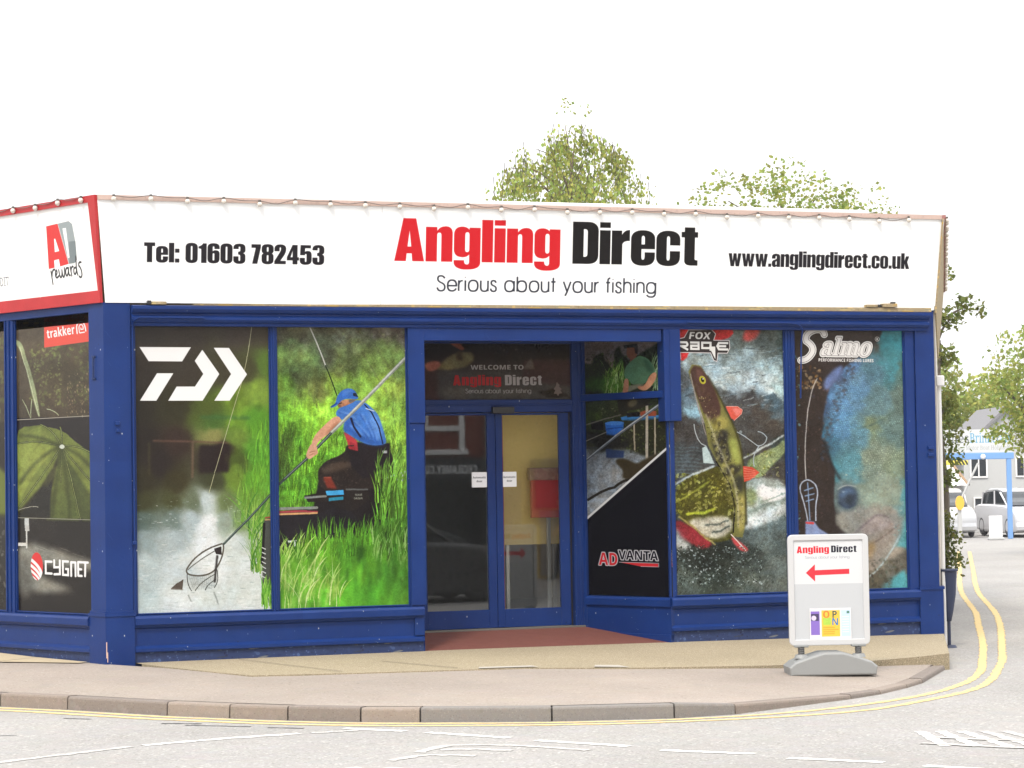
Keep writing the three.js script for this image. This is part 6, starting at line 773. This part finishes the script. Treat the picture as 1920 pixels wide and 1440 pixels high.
// ---------------------------------------------------------------- boatyard gate and the yard behind it
const TURN = -20.25 * Math.PI / 180, ux = V(0.938, 0, 0.346), uz = V(0.346, 0, -0.938), yardAt = (right, deep) => [35.62 + ux.x * right + uz.x * deep, ROAD, -41.56 + ux.z * right + uz.z * deep];
const paleBlue = std({ color: lin(0.16, 0.32, 0.62), roughness: 0.5 }), greyWall = std({ color: lin(0.45, 0.46, 0.46), roughness: 0.8 }), whitePlastic = std({ color: lin(0.78, 0.78, 0.78), roughness: 0.4 }), darkGlass = phy({ color: lin(0.02, 0.025, 0.03), roughness: 0.08 });
{
  const g = thing('gantry_sign', 'white boatyard sign on a pale blue height-limit gantry across the lane', 'gantry', yardAt(0, 0), TURN);
  const c = canvas(1024, 160), x = c.getContext('2d'); x.fillStyle = '#c4c8c9'; x.fillRect(0, 0, 1024, 160); x.font = '92px serif'; x.fillStyle = '#4f565c'; const f = (t, a, b, w) => { x.save(); x.translate(a, b); x.scale(w / x.measureText(t).width, 1); x.fillText(t, 0, 0); x.restore(); }; f('Barnes', 455, 92, 262); x.fillStyle = '#3f93bd'; f('Brinkcraft', 719, 92, 290); x.fillStyle = '#9a9ea0'; x.font = '40px serif'; f('Day Cruiser and Motor Boat Holidays', 440, 142, 560);
  obj('sign_board', [(() => { const b = new THREE.BoxGeometry(4.4, 0.7, 0.06); b.translate(-2.02, 2.98, 0.02); return clean(b); })()], std({ map: tex(c), roughness: 0.5 }), g);
  obj('beam', [bx(-4.3, 0.2, 2.42, 2.62, -0.08, 0.08, 0.02)], paleBlue, g); for (const p of [-4.2, 0.05]) obj('post', [bx(p - 0.07, p + 0.07, 0, 2.42, -0.07, 0.07, 0.01)], paleBlue, g); obj('lamp', [clean(new THREE.SphereGeometry(0.08, 10, 8).translate(-0.75, 2.5, 0.14))], whitePlastic, g);
  const h = canvas(512, 48), y = h.getContext('2d'); y.fillStyle = '#e2d65a'; y.fillRect(0, 0, 512, 48); y.fillStyle = '#2a2a26'; for (let i = 0; i < 6; i++) { y.beginPath(); y.moveTo(400 + i * 22, 0); y.lineTo(412 + i * 22, 0); y.lineTo(430 + i * 22, 48); y.lineTo(416 + i * 22, 48); y.fill(); } y.font = 'bold 34px sans-serif'; y.fillStyle = '#7d7a3a'; y.fillText('HEIGHT 2.9m', 150, 36);
  obj('height_board', [(() => { const b = new THREE.BoxGeometry(2.4, 0.14, 0.03); b.translate(-2.4, 2.33, 0.05); return clean(b); })()], std({ map: tex(h), roughness: 0.6 }), g, 'yellow height board with black stripes');
}
{ const g = thing('barrier', 'raised barrier arm with a yellow counterweight under the gantry', 'barrier', yardAt(-1.62, -0.8), TURN); obj('post', [bx(-0.06, 0.06, 0, 1.0, -0.06, 0.06, 0.01)], greyWall, g); obj('counterweight', [clean(new THREE.CylinderGeometry(0.16, 0.16, 0.1, 18).rotateX(Math.PI / 2).scale(0.8, 1.35, 1).translate(0, 1.12, 0.08))], std({ color: lin(0.75, 0.45, 0.06), roughness: 0.5 }), g); obj('arm', [tube([[0, 1.12, 0.06], [0.3, 1.75, 0.06], [0.58, 2.3, 0.06]], 0.035, 6)], greyWall, g); }
function gabled(name, label, pos, w, d, h, roofH, wallM, roofM, dress) {
  const g = thing(name, label, 'building', pos, TURN), hw = w / 2;
  obj('wall', [bx(-hw, hw, 0, h, -d, 0, 0)], wallM, g); const tri = new THREE.Shape([[-hw, h], [hw, h], [0, h + roofH]].map((p) => new THREE.Vector2(...p))); const tg = clean(new THREE.ExtrudeGeometry(tri, { depth: d, bevelEnabled: false })); tg.translate(0, 0, -d); obj('gable', uvBox(tg), wallM, g);
  const roof = (s) => { const p = new THREE.Shape([[0, h + roofH + 0.08], [s * (hw + 0.25), h - 0.22], [s * (hw + 0.25), h - 0.34], [0, h + roofH - 0.06]].map((q) => new THREE.Vector2(...q))); const r = clean(new THREE.ExtrudeGeometry(p, { depth: d + 0.4, bevelEnabled: false })); r.translate(0, 0, -d - 0.2); return uvBox(r); };
  obj('roof', [roof(1), roof(-1)], roofM, g); if (dress) dress(g, hw); return g;
}
const win = (g, x, y, w, h, glass = darkGlass) => { const q = sub('window', g); obj('window_frame', [bx(x - w / 2, x + w / 2, y, y + 0.05, 0, 0.06, 0.006), bx(x - w / 2, x + w / 2, y + h - 0.05, y + h, 0, 0.06, 0.006), bx(x - w / 2, x - w / 2 + 0.05, y + 0.05, y + h - 0.05, 0, 0.06, 0.006), bx(x + w / 2 - 0.05, x + w / 2, y + 0.05, y + h - 0.05, 0, 0.06, 0.006), bx(x - 0.02, x + 0.02, y + 0.05, y + h - 0.05, 0, 0.05, 0.004)], whitePlastic, q); obj('pane', [bx(x - w / 2 + 0.05, x + w / 2 - 0.05, y + 0.05, y + h - 0.05, 0.004, 0.02, 0)], glass, q); };
{ const g = thing('boat_shed', 'white-roofed boat shed with a dark opening behind the gantry', 'building', yardAt(-0.9, 7), TURN);
  const sw = std({ color: lin(0.4, 0.39, 0.37), roughness: 0.8 });
  obj('wall', [bx(-0.78, -0.6, 0, 1.62, -0.2, -0.1, 0), bx(0.2, 0.36, 0, 1.62, -0.2, -0.1, 0), bx(0.7, 0.78, 0, 1.62, -0.2, -0.1, 0), bx(-0.6, 0.2, 1.3, 1.62, -0.2, -0.1, 0), bx(0.36, 0.7, 1.5, 1.62, -0.2, -0.1, 0), bx(-0.78, -0.68, 0, 1.6, -2.2, -0.2, 0), bx(0.68, 0.78, 0, 1.6, -2.2, -0.2, 0), bx(-0.68, 0.68, 0, 1.6, -2.2, -2.1, 0)], sw, g); obj('side_door', [bx(0.36, 0.7, 0, 1.5, -0.17, -0.14, 0.01)], std({ color: lin(0.16, 0.11, 0.08), roughness: 0.8 }), g);
  const E = [V(-0.95, 1.58, 0.1), V(0.95, 1.62, 0.1), V(0.95, 1.62, -2.4), V(-0.95, 1.58, -2.4)], A = V(-0.32, 2.6, -1.1), B = V(0.42, 2.6, -1.1), t = []; for (const f of [[E[0], E[1], B], [E[0], B, A], [E[1], E[2], B], [E[2], E[3], A], [E[2], A, B], [E[3], E[0], A], [E[0], E[2], E[1]], [E[0], E[3], E[2]]]) for (const v of f) t.push(v.x, v.y, v.z); const r = new THREE.BufferGeometry(); r.setAttribute('position', new THREE.BufferAttribute(new Float32Array(t), 3)); r.computeVertexNormals(); obj('roof', uvBox(r), whitePlastic, g); obj('verge', [tube([[0.97, 1.62, 0.1], [0.44, 2.6, -1.08]], 0.05, 2)], std({ color: lin(0.3, 0.2, 0.12), roughness: 0.8 }), g); }
gabled('boatyard_house', 'grey gabled boatyard house with white windows at the right edge', yardAt(1.75, 9), 2.9, 5, 2.9, 1.3, greyWall, std({ color: lin(0.2, 0.2, 0.21), roughness: 0.8 }), (g) => { win(g, -0.95, 1.85, 0.6, 0.7); win(g, 0.6, 1.85, 0.6, 0.7); win(g, -0.7, 0.3, 0.9, 0.9); });
gabled('timber_house', 'dark timber building with white windows behind the barrier', yardAt(-1.95, 9), 2.6, 4, 2.3, 0.9, std({ color: lin(0.13, 0.14, 0.14), roughness: 0.8 }), std({ color: lin(0.3, 0.28, 0.26), roughness: 0.9 }), (g) => { win(g, 0.3, 1.35, 0.55, 0.6, phy({ color: lin(0.45, 0.47, 0.48), roughness: 0.2 })); win(g, -0.3, 0.75, 0.35, 0.4, phy({ color: lin(0.1, 0.3, 0.34), roughness: 0.2 })); });
{ const s = thing('pavement_sign', 'small plain white board standing by the boatyard gantry post', 'pavement sign', yardAt(-0.62, -1.2), TURN); obj('board', [bx(-0.2, 0.2, 0.08, 0.72, -0.02, 0.02, 0.02)], whitePlastic, s); obj('foot', [bx(-0.24, 0.24, 0, 0.08, -0.12, 0.12, 0.03)], greyWall, s); }

// ---------------------------------------------------------------- cars
function car(label, paint, pos, turn, group) {
  const c = thing('parked_car', label, 'car', pos, turn, group), bm = phy({ color: paint, roughness: 0.3, clearcoat: 1, clearcoatRoughness: 0.05 });
  const S = (pts, depth, bev) => { const s = new THREE.Shape(); s.moveTo(...pts[0]); s.splineThru(pts.slice(1).map((p) => new THREE.Vector2(...p))); const g = clean(new THREE.ExtrudeGeometry(s, { depth, bevelEnabled: true, bevelSize: bev, bevelThickness: bev, bevelSegments: 3, curveSegments: 4 })); g.translate(0, 0, -depth / 2); return g; };
  obj('body', [S([[-2.05, 0.3], [-2.08, 0.55], [-2.0, 0.85], [-1.5, 0.93], [0, 0.92], [0.9, 0.9], [1.6, 0.8], [2.02, 0.66], [2.08, 0.45], [2.03, 0.28], [1.0, 0.22], [-1.0, 0.22], [-2.05, 0.3]], 1.5, 0.09)], bm, c);
  obj('window', [S([[-1.85, 0.9], [-1.6, 1.2], [-1.3, 1.38], [-0.4, 1.42], [0.2, 1.36], [0.6, 1.16], [1.0, 0.9], [-1.85, 0.9]], 1.24, 0.07)], darkGlass, c, 'dark glazing'); obj('roof', [S([[-1.55, 1.34], [-1.2, 1.44], [-0.4, 1.475], [0.15, 1.42], [0.2, 1.39], [-0.4, 1.43], [-1.2, 1.4], [-1.55, 1.34]], 1.16, 0.05)], bm, c);
  for (const [x0, y0, x1, y1] of [[-0.35, 0.93, -0.35, 1.44], [0.25, 1.38, 0.98, 0.92], [-1.5, 1.38, -1.72, 0.95]]) for (const z of [-0.68, 0.68]) obj('pillar', [tube([[x0, y0, z * 1.02], [x1, y1, z]], 0.035, 3)], bm, c);
  const tyreG = clean(new THREE.TorusGeometry(0.235, 0.085, 10, 24)), rimG = join([clean(new THREE.CylinderGeometry(0.17, 0.17, 0.1, 18).rotateX(Math.PI / 2)), ...[0, 1, 2, 3, 4].map((k) => bx(-0.03, 0.03, 0, 0.17, -0.06, 0.06, 0).rotateZ(k * 1.257))]); rimG.deleteAttribute?.('foo');
  for (const x of [-1.3, 1.32]) for (const z of [-0.76, 0.76]) { const w = sub('wheel', c); w.position.set(x, 0.32, z); obj('tyre', tyreG, blackPlastic, w); obj('rim', rimG, steel, w); }
  for (const z of [-0.6, 0.6]) { obj('headlight', [clean(new THREE.SphereGeometry(0.13, 10, 8).scale(0.6, 0.7, 1.1).translate(1.98, 0.62, z))], phy({ color: lin(0.7, 0.7, 0.72), roughness: 0.1 }), c); obj('tail_light', [clean(new THREE.SphereGeometry(0.12, 10, 8).scale(0.5, 1, 0.8).translate(-2.02, 0.74, z))], phy({ color: lin(0.4, 0.02, 0.02), roughness: 0.2 }), c); } return c;
}
car('dark grey car parked across the road, mirrored in the glass door', lin(0.03, 0.03, 0.034), [7.6, ROAD, 12.6], 0);
car('white car parked under the gantry beside the barrier', lin(0.7, 0.7, 0.7), yardAt(-1.35, 4.0), TURN - 1.62); car('pale car parked by the grey boatyard house', lin(0.62, 0.62, 0.64), yardAt(0.95, 3.0), TURN - 1.45);

// ---------------------------------------------------------------- the other side of the road, mirrored in the doors
const brickM = std({ map: tex((() => { const c = grain(512, [120, 62, 50], [[2400, 1, 3, -20, 20, 0.5]]), x = c.getContext('2d'); return c; })(), 1), roughness: 0.9 });
{
  const b = thing('opposite_shop', 'brick shop across the road with a dark lettered fascia, mirrored in the left-hand door', 'building', [0, ROAD, 15]); const y = -ROAD;
  obj('wall', [bx(6.6, 10.5, 2.15 + y, 6.2 + y, 0, 4, 0), bx(6.6, 10.5, 0, 2.15 + y, 0.6, 4, 0)], brickM, b); obj('roof', [bx(6.4, 10.6, 6.2 + y, 6.4 + y, -0.3, 4.2, 0.02)], std({ color: lin(0.1, 0.09, 0.09), roughness: 0.9 }), b);
  for (const x of [9.1, 7.45]) { const w = sub('window', b); obj('window_frame', [bx(x - 0.75, x + 0.75, 2.24 + y, 2.33 + y, -0.09, 0.02, 0.01), bx(x - 0.7, x - 0.6, 2.33 + y, 3.7 + y, -0.05, 0.02, 0.01), bx(x + 0.6, x + 0.7, 2.33 + y, 3.7 + y, -0.05, 0.02, 0.01), bx(x - 0.6, x + 0.6, 2.66 + y, 2.75 + y, -0.05, 0.02, 0.01), bx(x - 0.6, x + 0.6, 3.62 + y, 3.7 + y, -0.05, 0.02, 0.01), bx(x - 0.02, x + 0.02, 2.75 + y, 3.62 + y, -0.04, 0.02, 0)], whitePlastic, w); obj('pane', [bx(x - 0.6, x + 0.6, 2.33 + y, 3.62 + y, 0.02, 0.03, 0)], darkGlass, w); }
  const c = canvas(2048, 220), x = c.getContext('2d'); x.fillStyle = '#33363a'; x.fillRect(0, 0, 2048, 220); x.fillStyle = '#e6e8ea'; x.font = 'bold 104px sans-serif'; x.translate(262, 148); x.scale(640 / x.measureText('CECILAMEY.CO.UK').width, 1); x.fillText('CECILAMEY.CO.UK', 0, 0);
  const f = new THREE.BoxGeometry(3.9, 0.42, 0.12); f.rotateY(Math.PI); f.translate(8.55, 1.98 + y, -0.06); obj('lettered_fascia', clean(f), std({ map: tex(c), roughness: 0.5 }), b);
  obj('shopfront', [bx(6.8, 10.3, 0.3, 1.77 + y, 0.3, 0.34, 0)], darkGlass, b); for (let i = 0; i < 3; i++) obj('mullion', [bx(6.7 + i * 1.8, 6.8 + i * 1.8, 0, 1.77 + y, 0.15, 0.34, 0.01)], whitePlastic, b); obj('stall_riser', [bx(6.6, 10.5, 0, 0.3, 0.1, 0.34, 0)], std({ color: lin(0.05, 0.05, 0.06), roughness: 0.6 }), b);
  obj('rainwater_pipe', [cyl(10.22, 0, -0.1, 0.06, 0.06, 6.2, 12)], std({ color: lin(0.4, 0.44, 0.46), roughness: 0.5 }), b);
}
{
  const b = thing('opposite_house', 'yellow-rendered house with a red shopfront, mirrored in the right-hand door', 'building', [0, ROAD, 20.5]), y = -ROAD;
  obj('wall', [bx(10.6, 20, 0, 6.5, 0, 6, 0)], std({ map: tex(grain(512, [226, 198, 118], [[1600, 2, 9, -16, 14, 0.4]]), 0.5), roughness: 0.9 }), b); obj('roof', [bx(10.4, 20.2, 6.5, 6.8, -0.3, 6.2, 0.02)], std({ color: lin(0.12, 0.08, 0.07), roughness: 0.9 }), b);
  obj('shopfront_board', [bx(13.2, 17, 1.2 + y, 2.0 + y, -0.12, 0, 0.01)], redPaint, b); obj('opening', [bx(13.3, 16.8, 0.05, 1.15 + y, -0.03, 0.0, 0)], darkInside, b); obj('canopy', [bx(13.1, 17.1, 2.0 + y, 2.2 + y, -0.6, 0, 0.02)], std({ color: lin(0.15, 0.1, 0.09), roughness: 0.7 }), b); obj('door_panel', [bx(12.0, 12.9, 0, 2.0, -0.04, 0, 0.01)], std({ color: lin(0.4, 0.3, 0.2), roughness: 0.7 }), b);
}
{ // a passer-by on the far pavement
  const SZ = 84, mc = new MarchingCubes(SZ, std({}), false, false, 90000), half = 0.95;
  const J = { head: [0.02, 1.55, 0], neck: [0, 1.4, 0], chest: [0, 1.25, 0], hip: [0, 0.92, 0], sl: [0, 1.35, 0.18], sr: [0, 1.35, -0.18], el: [0.12, 1.09, 0.24], er: [-0.1, 1.08, -0.24], hl: [0.28, 0.9, 0.2], hr: [-0.1, 0.84, -0.23], pl: [0.01, 0.9, 0.09], pr: [-0.01, 0.9, -0.09], kl: [0.16, 0.5, 0.1], kr: [-0.08, 0.48, -0.09], al: [0.2, 0.09, 0.1], ar: [-0.3, 0.12, -0.09], tl: [0.36, 0.045, 0.1], tr: [-0.16, 0.05, -0.09] };
  const B = [['head', 'head', 0.1, 0.1], ['head', 'neck', 0.07, 0.055], ['neck', 'chest', 0.06, 0.14], ['chest', 'hip', 0.145, 0.135], ['sl', 'sr', 0.07, 0.07], ['sl', 'el', 0.06, 0.045], ['el', 'hl', 0.042, 0.03], ['sr', 'er', 0.06, 0.045], ['er', 'hr', 0.042, 0.03], ['pl', 'kl', 0.095, 0.06], ['kl', 'al', 0.06, 0.042], ['al', 'tl', 0.045, 0.032], ['pr', 'kr', 0.095, 0.06], ['kr', 'ar', 0.06, 0.042], ['ar', 'tr', 0.045, 0.032]].map(([a, b, r, s]) => [V(...J[a]), V(...J[b]), r, s]);
  const p = V(), ab = V(), ap = V();
  for (let k = 0; k < SZ; k++) for (let j = 0; j < SZ; j++) for (let i = 0; i < SZ; i++) { p.set(((i - SZ / 2) / (SZ / 2)) * half, ((j - SZ / 2) / (SZ / 2)) * half + 0.83, ((k - SZ / 2) / (SZ / 2)) * half); let m = 9; for (const [a, b, r, s] of B) { ab.subVectors(b, a); ap.subVectors(p, a); const t = clamp(ap.dot(ab) / Math.max(1e-6, ab.lengthSq()), 0, 1), d = ap.addScaledVector(ab, -t).length() - lerp(r, s, t), h = clamp(0.5 + (0.5 * (m - d)) / 0.03, 0, 1); m = lerp(m, d, h) - 0.03 * h * (1 - h); } mc.field[i + j * SZ + k * SZ * SZ] = -m; }
  mc.isolation = 0; mc.update(); const n = mc.count, P = new Float32Array(n * 3), C = new Float32Array(n * 3);
  for (let i = 0; i < n; i++) { const y = mc.positionArray[i * 3 + 1] * half + 0.83, x = mc.positionArray[i * 3] * half, z = mc.positionArray[i * 3 + 2] * half; P.set([x, y, z], i * 3); const arm = Math.abs(z) > 0.17 && y < 1.12 && y > 0.75, c = y > 1.58 || (y > 1.44 && x < -0.01) ? [0.12, 0.07, 0.03] : y > 1.38 || arm ? [0.5, 0.3, 0.22] : y > 0.9 ? [0.16, 0.17, 0.19] : y > 0.09 ? [0.015, 0.015, 0.02] : [0.03, 0.03, 0.03]; C.set(c, i * 3); }
  let g = new THREE.BufferGeometry(); g.setAttribute('position', new THREE.BufferAttribute(P, 3)); g.setAttribute('color', new THREE.BufferAttribute(C, 3)); g.setAttribute('normal', new THREE.BufferAttribute(Float32Array.from(mc.normalArray.subarray(0, n * 3)), 3));
  const who = thing('person', 'person in a grey top and dark trousers walking across the road', 'person', [13.3, ROAD, 19.2], Math.PI); obj('body', g, std({ vertexColors: true, roughness: 0.85 }), who);
}
scene.fog = new THREE.FogExp2(0xf6f8ff, 0.0004); // summer haze
renderer.render(scene, camera);
